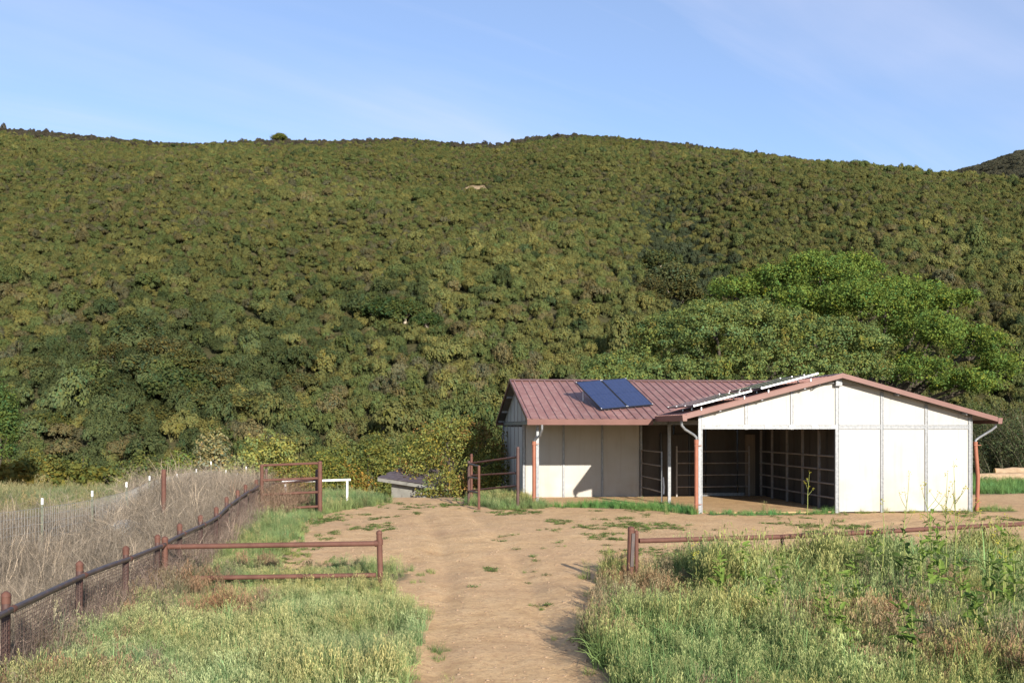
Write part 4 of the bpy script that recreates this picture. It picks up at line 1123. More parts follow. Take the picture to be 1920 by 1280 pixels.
# yellow-green bush over the shed
yC = 44.0
bC = (atp(845, yC), yC, G(atp(845, yC), yC))
LC = [lobe(830, 850, yC, 85, 62, 1.7, 0, bC), lobe(895, 845, yC, 62, 58, 1.6, 0.4, bC), lobe(860, 815, yC, 62, 34, 1.4, 0.2, bC), lobe(845, 905, yC, 95, 34, 1.6, -0.5, bC), lobe(775, 870, yC, 38, 36, 1.2, 0.2, bC), lobe(920, 880, yC, 40, 48, 1.4, -0.3, bC), lobe(838, 912, yC, 45, 26, 0.9, -3.2, bC), lobe(870, 890, yC, 40, 30, 0.9, -2.6, bC)]
tree('loose_bush', bC, LC, 'large loose yellow-green bush with orange leaves beside the shed', 'bush', ncl=820, per=17, cr=0.34, leaf=0.12, col=(0.19, 0.19, 0.052), r0=0.12, seed=41, shell=0.75, up=-0.6, alt=(0.215, 0.14, 0.055), altp=0.28, cjit=0.35, jit=0.3, bias=0.3)
# pale tree and rounded bushes beyond the fence
def bush(px, py_top, py_base, rpx, y, label, col, seed, name='bush', ncl=260, per=24, leaf=0.2, cr=0.45, group=None, alt=None, altp=0, shell=0.45, bark=None, r0=0.14, catg='bush', **kw):
    x = atp(px, y); g = G(x, y); b = (x, y, g)
    k = y / F; zt = zp(py_top, y) - g; w = rpx * k
    rng = np.random.default_rng(seed)
    L = [(0, 0, zt * 0.55, w * 0.72, w * 0.6, zt * 0.45)]
    for i in range(5):
        a = rng.uniform(0, 6.28); q = rng.uniform(0.35, 0.62)
        L.append((math.cos(a) * w * q, math.sin(a) * w * q * 0.7, zt * rng.uniform(0.35, 0.72), w * rng.uniform(0.32, 0.46), w * 0.4, zt * rng.uniform(0.22, 0.3)))
    return tree(name, b, L, label, catg, group, ncl=ncl, per=per, cr=cr, leaf=leaf, col=col, r0=r0, seed=seed, shell=shell, alt=alt, altp=altp, bark=bark, **kw)
bush(398, 800, 900, 52, 62, 'pale olive tree with visible whitish branches beyond the fence', (0.25, 0.225, 0.11), 51, 'pale_tree', ncl=300, per=16, cr=0.5, leaf=0.2, shell=0.6, bark=M['palebark'], catg='tree')
bush(500, 806, 905, 85, 58, 'broad rounded yellow-green bush behind the rail gate', (0.25, 0.26, 0.08), 52, ncl=620, per=24, cr=0.42, leaf=0.17)
bush(625, 835, 930, 80, 56, 'green and gold leafy bush behind the hitching rail', (0.15, 0.16, 0.04), 53, ncl=480, per=20, cr=0.4, leaf=0.14, alt=(0.25, 0.16, 0.04), altp=0.3, shell=0.6)
bush(560, 860, 935, 70, 50, 'low yellow-flecked bush right behind the rail gate', (0.16, 0.165, 0.04), 54, ncl=420, per=20, cr=0.34, leaf=0.12, alt=(0.27, 0.19, 0.05), altp=0.35, shell=0.6)
bush(700, 815, 930, 70, 60, 'olive bush between the hitching rail and the shed', (0.135, 0.145, 0.04), 55, ncl=480, per=20, cr=0.42, leaf=0.16)
bush(330, 850, 910, 60, 62, 'small bright green bush left of the pale tree', (0.14, 0.18, 0.045), 56, ncl=280, per=22, cr=0.4, leaf=0.17)
bush(-8, 720, 950, 48, 44, 'leafy bright green tree cut by the left edge of view', (0.085, 0.125, 0.036), 57, 'leafy_tree', ncl=620, per=22, cr=0.36, leaf=0.13, shell=0.5, catg='tree')
bush(790, 800, 930, 60, 66, 'dark olive bush rising behind the yellow bush', (0.10, 0.12, 0.035), 58, ncl=360, per=22, leaf=0.18)
bush(250, 850, 920, 62, 58, 'dull green bush behind the wire fence', (0.12, 0.135, 0.04), 59, ncl=360, per=22, leaf=0.17)
bush(140, 860, 940, 75, 56, 'wide olive bush left of the dull green bush', (0.13, 0.14, 0.04), 60, ncl=400, per=22, leaf=0.17)
bush(55, 850, 940, 60, 54, 'olive-gold bush beside the tree at the left edge', (0.14, 0.14, 0.04), 61, ncl=360, per=22, leaf=0.17)
bush(1010, 790, 900, 120, 75, 'olive bush seen past the left end of the wing', (0.12, 0.135, 0.04), 62, ncl=420, per=22, leaf=0.2)

# ------------------------------------------------------------------ chaparral shrubs
def shrub_proto(seed, n_cl, per, leaf, h=1.0, w=1.0, twig=18, tone=1.0):
    rng = np.random.default_rng(seed)
    L = [(0, 0, 0.45 * h, 0.62 * w, 0.62 * w, 0.5 * h)]
    for i in range(5):
        a = rng.uniform(0, 6.28); q = rng.uniform(0.3, 0.7) * w
        L.append((math.cos(a) * q, math.sin(a) * q, rng.uniform(0.3, 0.62) * h, rng.uniform(0.28, 0.42) * w, rng.uniform(0.28, 0.42) * w, rng.uniform(0.25, 0.36) * h))
    (V, Fc, C), _ = crown(rng, L, n_cl, per, 0.17, leaf, (tone, tone, tone), shell=0.22, up=-0.15, jit=0.16, cjit=0.14, bias=0.82, aspect=0.8)
    P = np.zeros((twig, 4, 3)); t = np.linspace(0, 1, 4); d = unit(twig, rng); d[:, 2] = np.abs(d[:, 2]) + 0.3
    P += d[:, None, :] * t[None, :, None] * 0.95 * np.array([w * 0.9, w * 0.9, h * 0.8]); P += rng.normal(0, 0.03, P.shape)
    s = stems(rng, P, 0.035, (1.1, 1.15, 1.5))
    return cat([(V, Fc, C), s])
protos = []
for k in range(7):
    V, Fc, C = shrub_proto(100 + k, 110, 26, 0.085, h=[1, .8, 1.15, .9, 1.05, .75, 1.2][k], w=[1, 1.1, .9, 1, 1.1, 1.2, .85][k], twig=[14, 8, 10, 30, 10, 8, 20][k])
    protos.append(np_mesh('shrub_%d' % k, V, Fc, M['leafi'], C))
rng = np.random.default_rng(77)
def hillpoints(y0, y1, base, half):
    out = []
    y = y0
    while y < y1:
        s = base * float(np.interp(y, [66, 110, 150, 200, 300, 400], [1.42, 1.3, 1.05, 0.82, 0.66, 0.62]))
        hw_ = y * 0.515 * half + 22
        n = int(2 * hw_ / s)
        xs = np.linspace(-hw_, hw_, n) + rng.uniform(-0.55, 0.55, n) * s
        ys = y + rng.uniform(-0.55, 0.55, n) * s
        out.append(np.stack([xs, ys], 1)); y += s * 0.86
    return np.concatenate(out)
pts = hillpoints(66, 412, 1.75, 1.15)
keep = ~((pts[:, 0] > 3) & (pts[:, 1] < 84)) & ~((pts[:, 1] < 74) & (pts[:, 0] > -8))
bare = np.exp(-(((pts[:, 0] - hit(893, 360, 200)[0]) / 4.2) ** 2 + ((pts[:, 1] - hit(893, 360, 200)[1]) / 13.0) ** 2))
keep &= bare < 0.5
pts = pts[keep]
n = len(pts); z = gh(pts[:, 0], pts[:, 1])
t = np.clip((pts[:, 1] - 66) / 334, 0, 1)
pat = fbm(pts[:, 0] / 14, pts[:, 1] / 22, 3); pat2 = fbm(pts[:, 0] / 45 + 9, pts[:, 1] / 60 + 4, 3)
size = 1.12 * np.interp(pts[:, 1], [66, 110, 150, 200, 300, 400], [1.42, 1.3, 1.05, 0.82, 0.66, 0.62]) * np.exp(rng.normal(0, 0.2, n)) * (1 + 0.18 * pat2)
size *= np.where(rng.random(n) < 0.05, 1.5, 1.0)
olive = np.array([0.158, 0.156, 0.053]); green = np.array([0.122, 0.142, 0.048]); brown = np.array([0.160, 0.134, 0.060]); grey = np.array([0.128, 0.118, 0.062]); gold = np.array([0.188, 0.172, 0.055]); dark = np.array([0.075, 0.098, 0.04])
sel = rng.random(n) + 0.22 * pat
tint = np.where((sel < 0.42)[:, None], olive, np.where((sel < 0.70)[:, None], green, np.where((sel < 0.84)[:, None], gold, np.where((sel < 0.96)[:, None], brown, grey))))
ridge = sstep(0.88, 0.97, t + 0.03 * pat) * (0.5 + 0.4 * pat2)
tint = np.where((rng.random(n) < ridge * 1.6)[:, None], np.array([0.095, 0.08, 0.055]), tint)
tint = np.where((rng.random(n) < 0.03)[:, None], dark, tint)
tint = tint * np.exp(rng.normal(0, 0.12, (n, 1))) * (1 + 0.2 * pat2[:, None]) * np.array([0.80, 0.81, 0.86])
# the dark oak grove low on the left and the dark fold in the middle of the slope
for gpx, gpy, rx_, ry_, am in ((270, 705, 14, 22, 0.5), (380, 760, 11, 13, 0.35), (700, 590, 11, 11, 0.45), (170, 700, 8, 16, 0.25)):
    gx_, gy_ = hit(gpx, gpy)
    gk = np.exp(-((pts[:, 0] - gx_) / rx_) ** 2 - ((pts[:, 1] - gy_) / ry_) ** 2) * am
    hit_ = rng.random(n) < gk * 1.5
    tint = np.where(hit_[:, None], np.array([0.068, 0.082, 0.034]) * np.exp(rng.normal(0, 0.2, (n, 1))), tint)
    size = np.where(hit_, size * 1.15, size)
# darker strip along the gully
gx1 = np.exp(-((pts[:, 0] - (26 + (pts[:, 1] - 150) * 0.12)) / 6) ** 2) * np.exp(-((pts[:, 1] - 190) / 45) ** 2)
tint = np.where((rng.random(n) < gx1 * 0.9)[:, None], np.array([0.06, 0.072, 0.04]) * rng.uniform(0.8, 1.2, (n, 1)), tint)
sc = np.stack([size * rng.uniform(0.85, 1.2, n), size * rng.uniform(0.85, 1.2, n), size * rng.uniform(1.2, 1.9, n)], 1)
rot = np.stack([rng.normal(0, 0.1, n), rng.normal(0, 0.1, n), rng.uniform(0, 6.28, n)], 1)
scatter('chaparral', np.stack([pts[:, 0], pts[:, 1], z - 0.15], 1), rot, sc, rng.integers(0, 7, n), tint, protos, 'dense olive green chaparral covering the whole hillside', 'chaparral')
# far hill cover
xs = rng.uniform(250, 430, 6000); ys = rng.uniform(522, 700, 6000)
tn = np.array([0.085, 0.08, 0.055]) * np.exp(rng.normal(0, 0.2, (6000, 1)))
s3 = rng.uniform(2.0, 3.2, (6000, 1)) * np.ones((1, 3))
scatter('far_chaparral', np.stack([xs, ys, farh(xs, ys) - 0.2], 1), np.stack([xs * 0, xs * 0, rng.uniform(0, 6, 6000)], 1), s3, rng.integers(0, 7, 6000), tn, protos, 'brown-grey scrub on the distant hill top', 'chaparral')

# dark oaks and grey shrubs that stand out on the lower slope
def slope_proto(seed, col, ncl=330, per=20, leaf=0.3, cr=0.55, w=3.0, h=3.6):
    rg_ = np.random.default_rng(seed)
    L = [(0, 0, h * 0.55, w * 0.7, w * 0.7, h * 0.42)] + [(math.cos(a) * w * 0.55, math.sin(a) * w * 0.55, h * rg_.uniform(0.4, 0.65), w * 0.42, w * 0.42, h * 0.27) for a in rg_.uniform(0, 6.28, 6)]
    return tree('slope_oak', (0, 0, 0), L, 'x', 'tree', ncl=ncl, per=per, cr=cr, leaf=leaf, col=col, r0=0.2, seed=seed, shell=0.4, bark=M['palebark'])
sp_dark = [slope_proto(70, (0.056, 0.068, 0.028)), slope_proto(71, (0.066, 0.077, 0.031)), slope_proto(72, (0.075, 0.086, 0.034))]
sp_dark[0]['_'] = 0
DO = [(262, 640, 1.3), (225, 660, 1.0), (300, 665, 1.15), (190, 690, 0.9), (350, 690, 1.2), (270, 710, 1.25), (330, 745, 1.3), (210, 745, 1.0), (400, 720, 1.1), (160, 650, .8), (380, 760, 1.0), (440, 770, 1.0), (280, 790, 1.0), (150, 740, .9),
      (690, 575, 1.1), (725, 590, 1.2), (760, 585, 1.0), (640, 560, .8), (800, 600, .9), (1235, 500, 1.4), (1255, 530, 1.5), (1270, 560, 1.4), (1225, 540, 1.1), (100, 800, .9), (480, 760, .9), (1180, 640, .9), (560, 720, .9), (90, 700, .8)]
first = True
rr = random.Random(3)
used = set()
for i, (px, py, s) in enumerate(DO):
    x, y = hit(px, py + 22)
    k = i % 3
    o = sp_dark[k] if k not in used else copy_tree(sp_dark[k])
    used.add(k)
    o.location = (x, y, G(x, y) - 0.2); o.rotation_euler = (0, 0, rr.uniform(0, 6.28)); q = s * rr.uniform(0.9, 1.1); o.scale = (q, q, q * 0.95)
    if px < 560: lb_, gr_ = 'dark green oak in the large dark grove low on the left slope', 'dark oaks of the left grove'
    elif px < 900: lb_, gr_ = 'dark green oak in the small dark cluster halfway up the middle slope', 'dark oaks in the middle of the slope'
    elif px < 1200: lb_, gr_ = 'single dark green oak on the slope just left of the dense oak', None
    else: lb_, gr_ = 'dark grey-green oak in the gully above the dense oak', 'dark oaks in the gully'
    if px == 560: lb_, gr_ = 'single dark green oak on the slope between the left grove and the barn', None
    tag(o, lb_, 'tree', gr_)
    if not gr_ and 'group' in o: del o['group']
    for c in o.children:
        if c.name.startswith('crown'): c.color = (rr.uniform(0.85, 1.25), rr.uniform(0.9, 1.15), rr.uniform(0.8, 1.2), 1)
if '_' in sp_dark[0]: del sp_dark[0]['_']
# olive bushes along the foot of the slope, told apart one by one
sp_olive = []
for k, (cl, w, h) in enumerate((((0.14, 0.145, 0.038), 2.3, 3.0), ((0.115, 0.14, 0.036), 2.6, 3.2), ((0.15, 0.13, 0.042), 2.1, 2.7), ((0.12, 0.15, 0.045), 1.9, 2.5))):
    o = slope_proto(80 + k, cl, ncl=300, per=18, leaf=0.25, cr=0.42, w=w, h=h); o.name = 'valley_bush'; sp_olive.append(o)
cnt = 0
cells = []
for y in np.arange(50, 100, 3.4):
    hw_ = y * 0.515 + 4
    for x in np.arange(-hw_, hw_ * (0.25 if y < 80 else 0.7), 3.6):
        cells.append((x + rr.uniform(-1.4, 1.4), y + rr.uniform(-1.2, 1.2)))
for (x, y) in cells:
    if x > atp(1120, y) or (y < 62 and x > -9): continue
    if y < 58 and rr.random() < 0.35: continue
    ppx = 960 + F * x / y
    if (330 < ppx < 690 and y < 68) or (690 < ppx < 960 and y < 60): continue
    k = rr.randrange(4)
    o = sp_olive[k] if cnt < 1 and k == 0 or ('v%d' % k) not in used else copy_tree(sp_olive[k])
    used.add('v%d' % k); cnt += 1
    q = rr.uniform(0.75, 1.35) * (0.85 if y < 60 else 1.0)
    o.location = (x, y, G(x, y) - 0.15); o.rotation_euler = (0, 0, rr.uniform(0, 6.28)); o.scale = (q * rr.uniform(.9, 1.15), q, q * rr.uniform(.85, 1.1))
    tag(o, 'olive leafy bush in the thicket along the foot of the hill', 'bush', 'bushes at the foot of the hill')
    v = rr.uniform(0.7, 1.1); wv = rr.uniform(0.85, 1.2)
    for c in o.children:
        if c.name.startswith('crown'): c.color = (v * wv, v, v * rr.uniform(0.7, 1.1), 1)
# big oaks on the skyline
for (px, py, s, lb) in ((1673, 309, 1.0, 'lone dark oak on the skyline above the bright oak'), (1822, 330, 1.1, 'dark oak on the skyline next to the distant hill'), (525, 262, 1.25, 'round green tree breaking the skyline on the left')):
    x = atp(px, 398); o = copy_tree(sp_dark[1]); o.location = (x, 398, G(x, 398) - 0.1); o.scale = (s, s, s * 0.9); o.name = 'skyline_oak'
    tag(o, lb, 'tree', 'trees on the skyline')
    if px == 525:
        for c in o.children: c.color = (1.9, 1.8, 1.2, 1)

# ------------------------------------------------------------------ grass, brush and weeds
def blade_tuft(seed, nb, r0, h, lean, w, col, heads=0, hcol=(1, 1, 1), hl=0.03, k=4, droop=0.35):
    rng = np.random.default_rng(seed)
    P = curve_paths(rng, nb, r0, h, lean, k, droop)
    parts = [stems(rng, P, w, col, 0.25)]
    if heads:
        Q = curve_paths(rng, heads, r0, h * 1.22, lean * 0.9, 5, 0.25)
        parts.append(stems(rng, Q, w * 0.45, tuple(np.array(col) * 1.1), 0.2))
        m = 9
        idx = np.repeat(np.arange(heads), m); f = rng.uniform(0.62, 1.0, heads * m)
        tt = f * 3.999; i0 = tt.astype(int); fr = (tt - i0)[:, None]
        pos = Q[idx, i0] * (1 - fr) + Q[idx, i0 + 1] * fr + rng.normal(0, 0.014, (heads * m, 3)); 
        d = np.zeros((heads * m, 3)); d[:, :2] = rng.normal(0, 0.35, (heads * m, 2)); d[:, 2] = -1
        e = pos + d / np.linalg.norm(d, axis=1, keepdims=True) * hl * rng.uniform(0.7, 1.3, (heads * m, 1))
        parts.append(stems(rng, np.stack([pos, (pos + e) / 2, e], 1), 0.009, hcol, 0.25))
    return cat(parts)
def pm(name, t, mat): return np_mesh(name, t[0], t[1], mat, t[2])
# tints multiply these; the colours below are relative
GP = []
for s in range(4): GP.append(pm('oat_grass', blade_tuft(200 + s, 24, 0.11, 0.42, 0.2, 0.010, (0.85, 1.0, 0.85), 9, (1.5, 1.4, 1.25), 0.036), M['grassi']))
for s in range(3): GP.append(pm('green_grass', blade_tuft(210 + s, 30, 0.10, 0.40, 0.26, 0.012, (0.85, 1.1, 0.85)), M['grassi']))
for s in range(2): GP.append(pm('brome_grass', blade_tuft(220 + s, 18, 0.10, 0.36, 0.2, 0.008, (1.0, 1.05, 0.95), 12, (1.4, 1.1, 1.0), 0.05), M['grassi']))
for s in range(2): GP.append(pm('short_grass', blade_tuft(230 + s, 34, 0.10, 0.17, 0.12, 0.010, (0.95, 1.1, 0.8)), M['grassi']))
for s in range(2): GP.append(pm('wide_grass', blade_tuft(240 + s, 14, 0.05, 0.5, 0.42, 0.02, (0.8, 1.1, 0.9), 0, k=6, droop=0.75), M['grassi']))
def jpoints(poly, dens, rng, margin=0.35):
    P = np.array(POLY[poly]); x0, y0 = P.min(0); x1, y1 = P.max(0)
    n = int((x1 - x0) * (y1 - y0) * dens); x = rng.uniform(x0, x1, n); y = rng.uniform(y0, y1, n)
    k = inpoly(poly, x + margin * fbm(x * 1.6, y * 1.6, 3), y + margin * fbm(x * 1.6 + 40, y * 1.6, 3)) & (np.abs(x) < y * 0.515 * 1.08 + 5.5)
    return x[k], y[k]
rng = np.random.default_rng(303)
XX = []; YY = []; KK = []; SS = []; TT_ = []
GC = np.array([0.215, 0.24, 0.138])
def put(x, y, kinds, probs, s, tint):
    n = len(x); XX.append(x); YY.append(y); KK.append(rng.choice(kinds, n, p=probs)); SS.append(s * np.exp(rng.normal(0, 0.2, n))); TT_.append(tint)
def edge_fade(x, y): return 0.75 + 0.4 * fbm(x * 0.8, y * 0.8, 3)
def tints(x, y, base, var=0.14):
    n = len(x); a = fbm(x * 0.55, y * 0.55, 3)[:, None]; b = fbm(x * 0.9 + 31, y * 0.9, 2)[:, None]
    t = base * np.exp(rng.normal(0, var, (n, 1))) * (1 + 0.18 * a)
    return t * np.concatenate([1 + 0.22 * b, 1 + 0 * b, 1 - 0.12 * b], 1)
# left field: pale oats
x, y = jpoints('near_left', 62, rng)
k = (y < 21) & ~((x < -3.4) & (fbm(x * 0.7 + 55, y * 0.7, 3) + 0.32 * (-4.3 - x) > 0.55))
put(x[k], y[k], [0, 1, 2, 3, 4, 5, 6, 11], [.19, .19, .19, .19, .07, .07, .06, .04], np.interp(y[k], [9, 14.5, 17.5], [1.0, 0.92, 0.62]) * edge_fade(x[k], y[k]), tints(x[k], y[k], GC * np.array([1.16, 1.13, 1.06])))
dry = (fbm(x * 0.7 + 55, y * 0.7, 3) + 0.32 * (-4.3 - x) + rng.normal(0, 0.15, len(x))) > 0.32
dk = dry & (y < 21) & (x < -3.2)
put(x[dk], y[dk], [7, 8, 0], [.4, .4, .2], rng.uniform(0.7, 1.1, dk.sum()), tints(x[dk], y[dk], np.array([0.19, 0.165, 0.118])))
k = y >= 21
put(x[k], y[k], [0, 4, 5, 6, 9, 10], [.1, .25, .25, .2, .1, .1], np.full(k.sum(), 0.95) * edge_fade(x[k], y[k]), tints(x[k], y[k], GC * np.array([1.02, 0.94, 0.9])))
# right field: mixed oats, brome and weeds
x, y = jpoints('near_right', 62, rng)
br = fbm(x * 0.42 + 12, y * 0.42 + 3, 3) + rng.normal(0, 0.14, len(x))
br += rng.normal(0, 0.12, len(x))
k = br > 0.36
put(x[k], y[k], [7, 8, 0], [.4, .4, .2], np.interp(y[k], [9, 14, 19], [1.15, 1.3, 1.25]) * edge_fade(x[k], y[k]), tints(x[k], y[k], np.array([0.225, 0.20, 0.135])))
k = ~k
put(x[k], y[k], [0, 1, 2, 3, 4, 5, 6, 11, 12], [.14, .14, .14, .14, .12, .12, .10, .05, .05], np.interp(y[k], [9, 14, 19], [1.15, 1.35, 1.3]) * edge_fade(x[k], y[k]), tints(x[k], y[k], GC * np.array([1.0, 1.0, 0.82])))
# thin short fringe where the grass runs out into the dirt
for pl in ('near_left', 'near_right', 'porch_strip', 'front_strip', 'corral'):
    P_ = np.array(POLY[pl]); x0, y0 = P_.min(0) - 0.9; x1, y1 = P_.max(0) + 0.9
    x = rng.uniform(x0, x1, int((x1 - x0) * (y1 - y0) * 26)); y = rng.uniform(y0, y1, len(x))
    a_ = inpoly(pl, x, y); b_ = inpoly(pl, x + 1.1 * fbm(x * 2.2, y * 2.2, 3), y + 1.1 * fbm(x * 2.2 + 70, y * 2.2, 3))
    k = b_ & ~a_ & (x > -6.0) & (y > 8)
    put(x[k], y[k], [9, 10, 0, 4], [.35, .35, .15, .15], rng.uniform(0.35, 0.75, k.sum()), tints(x[k], y[k], GC * np.array([1.05, 1.0, 0.85])))
# tall oats hiding the low rail
x = rng.uniform(3.4, 14, 3000); y = np.interp(x, [2.3, 9.85, 14], [18.3, 20.5, 22]) - rng.uniform(0.1, 2.2, 3000)
k = fbm(x * 0.6 + 3, y * 0.5, 3) > 0.22
put(x[k], y[k], [0, 1, 2, 3, 11], [.23, .23, .23, .23, .08], rng.uniform(1.3, 1.8, k.sum()), tints(x[k], y[k], GC * np.array([1.02, 1.02, 0.82])))
for p in pts_rail[1:]:
    x = p[0] + rng.normal(0, 0.35, 55); y = p[1] - 0.15 - np.abs(rng.normal(0, 0.3, 55))
    put(x, y, [0, 1, 2, 3, 4], [.2] * 5, rng.uniform(1.35, 1.9, 55), tints(x, y, GC * np.array([1.0, 1.0, 0.82])))
# other strips
x, y = jpoints('corral', 60, rng); put(x, y, [0, 4, 5, 9, 10], [.3, .2, .2, .15, .15], np.full(len(x), 0.62), tints(x, y, GC * np.array([1.1, 1.0, 0.9])))
x, y = jpoints('porch_strip', 85, rng); put(x, y, [4, 5, 6, 9, 10], [.2, .2, .1, .25, .25], np.full(len(x), 0.66), tints(x, y, GC * np.array([0.72, 1.0, 0.72])))
x, y = jpoints('front_strip', 80, rng); put(x, y, [4, 5, 9, 10], [.2, .2, .3, .3], np.full(len(x), 0.6) * (0.7 + 0.5 * fbm(x, y, 2)), tints(x, y, GC * np.array([0.75, 1.0, 0.75])))
x, y = jpoints('wall_strip', 45, rng); put(x, y, [4, 9, 10], [.2, .4, .4], np.full(len(x), 0.55), tints(x, y, GC * np.array([1.2, 1.1, 0.9])))
x, y = jpoints('meadow', 11, rng); put(x, y, [0, 1, 4, 5, 6], [.2, .2, .2, .2, .2], np.full(len(x), 1.2), tints(x, y, GC * np.array([0.95, 0.78, 0.8])))
x, y = jpoints('back_yard', 22, rng); k = (x > 15); put(x[k], y[k], [4, 5, 9, 10], [.25] * 4, np.full(k.sum(), 1.0), tints(x[k], y[k], GC * np.array([0.75, 0.9, 0.7])))
XA, YA = np.concatenate(XX), np.concatenate(YY); KA, SA, TA = np.concatenate(KK), np.concatenate(SS), np.concatenate(TT_)
n = len(XA)
rot = np.stack([rng.normal(0, 0.12, n), rng.normal(0, 0.12, n), rng.uniform(0, 6.28, n)], 1)
scatter('grass', np.stack([XA, YA, gz(XA, YA) - 0.01], 1), rot, np.stack([SA, SA, SA], 1), KA, TA, GP, 'tall wild oats and green grass beside the dirt drive', 'grass')
# small flat weeds on the bare dirt
WP = []
for s in range(3):
    rg2 = np.random.default_rng(260 + s); pos = np.concatenate([rg2.normal(0, 0.06, (46, 2)), np.abs(rg2.normal(0.018, 0.012, (46, 1)))], 1)
    WP.append(pm('ground_weed', leaves(rg2, pos, 0.04, np.tile([[0, 0, 1.0]], (46, 1)), 0.6, col=(1, 1, 1)), M['grassi']))
WP.append(GP[9]); WP.append(GP[10])
x = rng.uniform(-7, 15, 26000); y = 9 + 27 * rng.random(26000)
veg = np.zeros(len(x), bool)
for k_ in ('near_left', 'near_right', 'brush', 'corral', 'porch_strip', 'front_strip', 'wall_strip'): veg |= inpoly(k_, x, y)
pn = fbm(x * 0.55 + 7, y * 0.4 + 2, 3) + 0.55 * fbm(x * 2.6, y * 1.9, 2) + 0.10 * sstep(17, 21, y)
drv = np.abs(x - np.interp(y, [6, 18, 30, 36], [0.2, -0.2, -2, -2.6]))
ulocal = ((x - BO[0]) * UV[0][0] + (y - BO[1]) * UV[0][1]); vlocal = ((x - BO[0]) * UV[1][0] + (y - BO[1]) * UV[1][1])
k = (~veg) & (pn > 0.45 + 0.16 * np.exp(-(drv / 0.9) ** 2)) & ~((ulocal > -4.6) & (vlocal > 3.4)) & ~((ulocal > 0) & (vlocal > -0.1))
x, y = x[k], y[k]; n = len(x)
s = rng.uniform(0.5, 1.15, n); kk = rng.choice(5, n, p=[.27, .27, .26, .1, .1]); s = np.where(kk > 2, s * 0.42, s)
scatter('ground_weeds', np.stack([x, y, gz(x, y)], 1), np.stack([x * 0, x * 0, rng.uniform(0, 6, n)], 1), np.stack([s] * 3, 1), kk, np.array([0.15, 0.20, 0.068]) * np.exp(rng.normal(0, 0.2, (n, 1))), WP, 'low green weeds dotted over the bare dirt', 'weeds')
# stones and clods
SP = []
for s_ in range(3):
    bm = bmesh.new(); bmesh.ops.create_icosphere(bm, subdivisions=1, radius=1); rg2 = np.random.default_rng(s_)
    for v in bm.verts: v.co *= 1 + rg2.normal(0, 0.16); v.co.z *= 0.6
    me = bpy.data.meshes.new('stone'); bm.to_mesh(me); bm.free(); me.materials.append(M['clod']); SP.append(me)
x = rng.uniform(-6.5, 11, 7000); y = 9 + 22 * rng.random(7000) ** 1.3; n = len(x); s = 0.008 + 0.02 * rng.random(n) ** 3
scatter('gravel', np.stack([x, y, gz(x, y) + 0.002], 1), np.stack([x * 0, x * 0, rng.uniform(0, 6, n)], 1), np.stack([s] * 3, 1), rng.integers(0, 3, n), np.ones((n, 3)), SP, 'small pale stones scattered on the dirt drive', 'gravel')

# dead brown brush between the two fences
def brush_proto(seed, n, h, r0, lean, sw=0.009):
    rng = np.random.default_rng(seed)
    P = curve_paths(rng, n, r0, h, lean, 5, 0.12); P[:, 1:, :] += rng.normal(0, 0.025, P[:, 1:, :].shape)
    parts = [stems(rng, P, sw, (1, 1, 1) if sw < 0.01 else (1.6, 1.5, 1.4), 0.35)]
    m = 4; idx = np.repeat(np.arange(n), m); f = rng.uniform(0.25, 0.95, n * m) * 3.99; i0 = f.astype(int); fr = (f - i0)[:, None]
    b = P[idx, i0] * (1 - fr) + P[idx, i0 + 1] * fr
    d = unit(n * m, rng); d[:, 2] = np.abs(d[:, 2]) * 0.8 + 0.25; L = rng.uniform(0.1, 0.36, (n * m, 1))
    Q = np.stack([b, b + d * L * 0.5 + rng.normal(0, 0.02, b.shape), b + d * L], 1)
    parts.append(stems(rng, Q, 0.005, (1.05, 1.0, 0.95), 0.35))
    return cat(parts)
BP = [pm('dry_stem', brush_proto(300 + s, 24, [0.8, 0.95, 0.7, 1.05][s], 0.28, 0.5), M['dryi']) for s in range(4)]
BP += [pm('dry_stem', brush_proto(310, 7, 1.3, 0.2, 0.6, 0.017), M['dryi'])]
x, y = jpoints('brush', 19, rng)
n = len(x)
tn = np.where((rng.random(n) < 0.3)[:, None], np.array([0.27, 0.23, 0.18]), np.array([0.168, 0.146, 0.12])) * np.exp(rng.normal(0, 0.2, (n, 1)))
s = np.exp(rng.normal(0, 0.16, n)) * (0.88 + 0.25 * fbm(x * 0.5, y * 0.5, 2)) * np.interp(y, [7, 16, 24, 32, 44], [0.72, 0.82, 1.05, 1.25, 1.1]); kk = rng.choice(5, n, p=[.25, .25, .25, .13, .12])
# brush that leans through the mesh to the near side
fx = []; fy = []
for i in range(1, len(FENCE) - 1):
    for _ in range(16):
        t_ = rng.random(); fx.append(FENCE[i][0] * (1 - t_) + FENCE[i + 1][0] * t_ + rng.uniform(-0.05, 0.35)); fy.append(FENCE[i][1] * (1 - t_) + FENCE[i + 1][1] * t_)
x = np.concatenate([x, fx]); y = np.concatenate([y, fy]); m_n = len(fx)
s = np.concatenate([s, rng.uniform(0.45, 0.8, m_n)]); kk = np.concatenate([kk, rng.integers(0, 5, m_n)]); tn = np.concatenate([tn, np.array([0.19, 0.15, 0.125]) * np.exp(rng.normal(0, 0.2, (m_n, 1)))])
n = len(x)
scatter('dry_brush', np.stack([x, y, gz(x, y) - 0.02], 1), np.stack([rng.normal(0, .15, n), rng.normal(0, .15, n), rng.uniform(0, 6, n)], 1), np.stack([s] * 3, 1), kk, tn, BP, 'tangled dead brown weeds filling the space between the fences', 'dead brush')
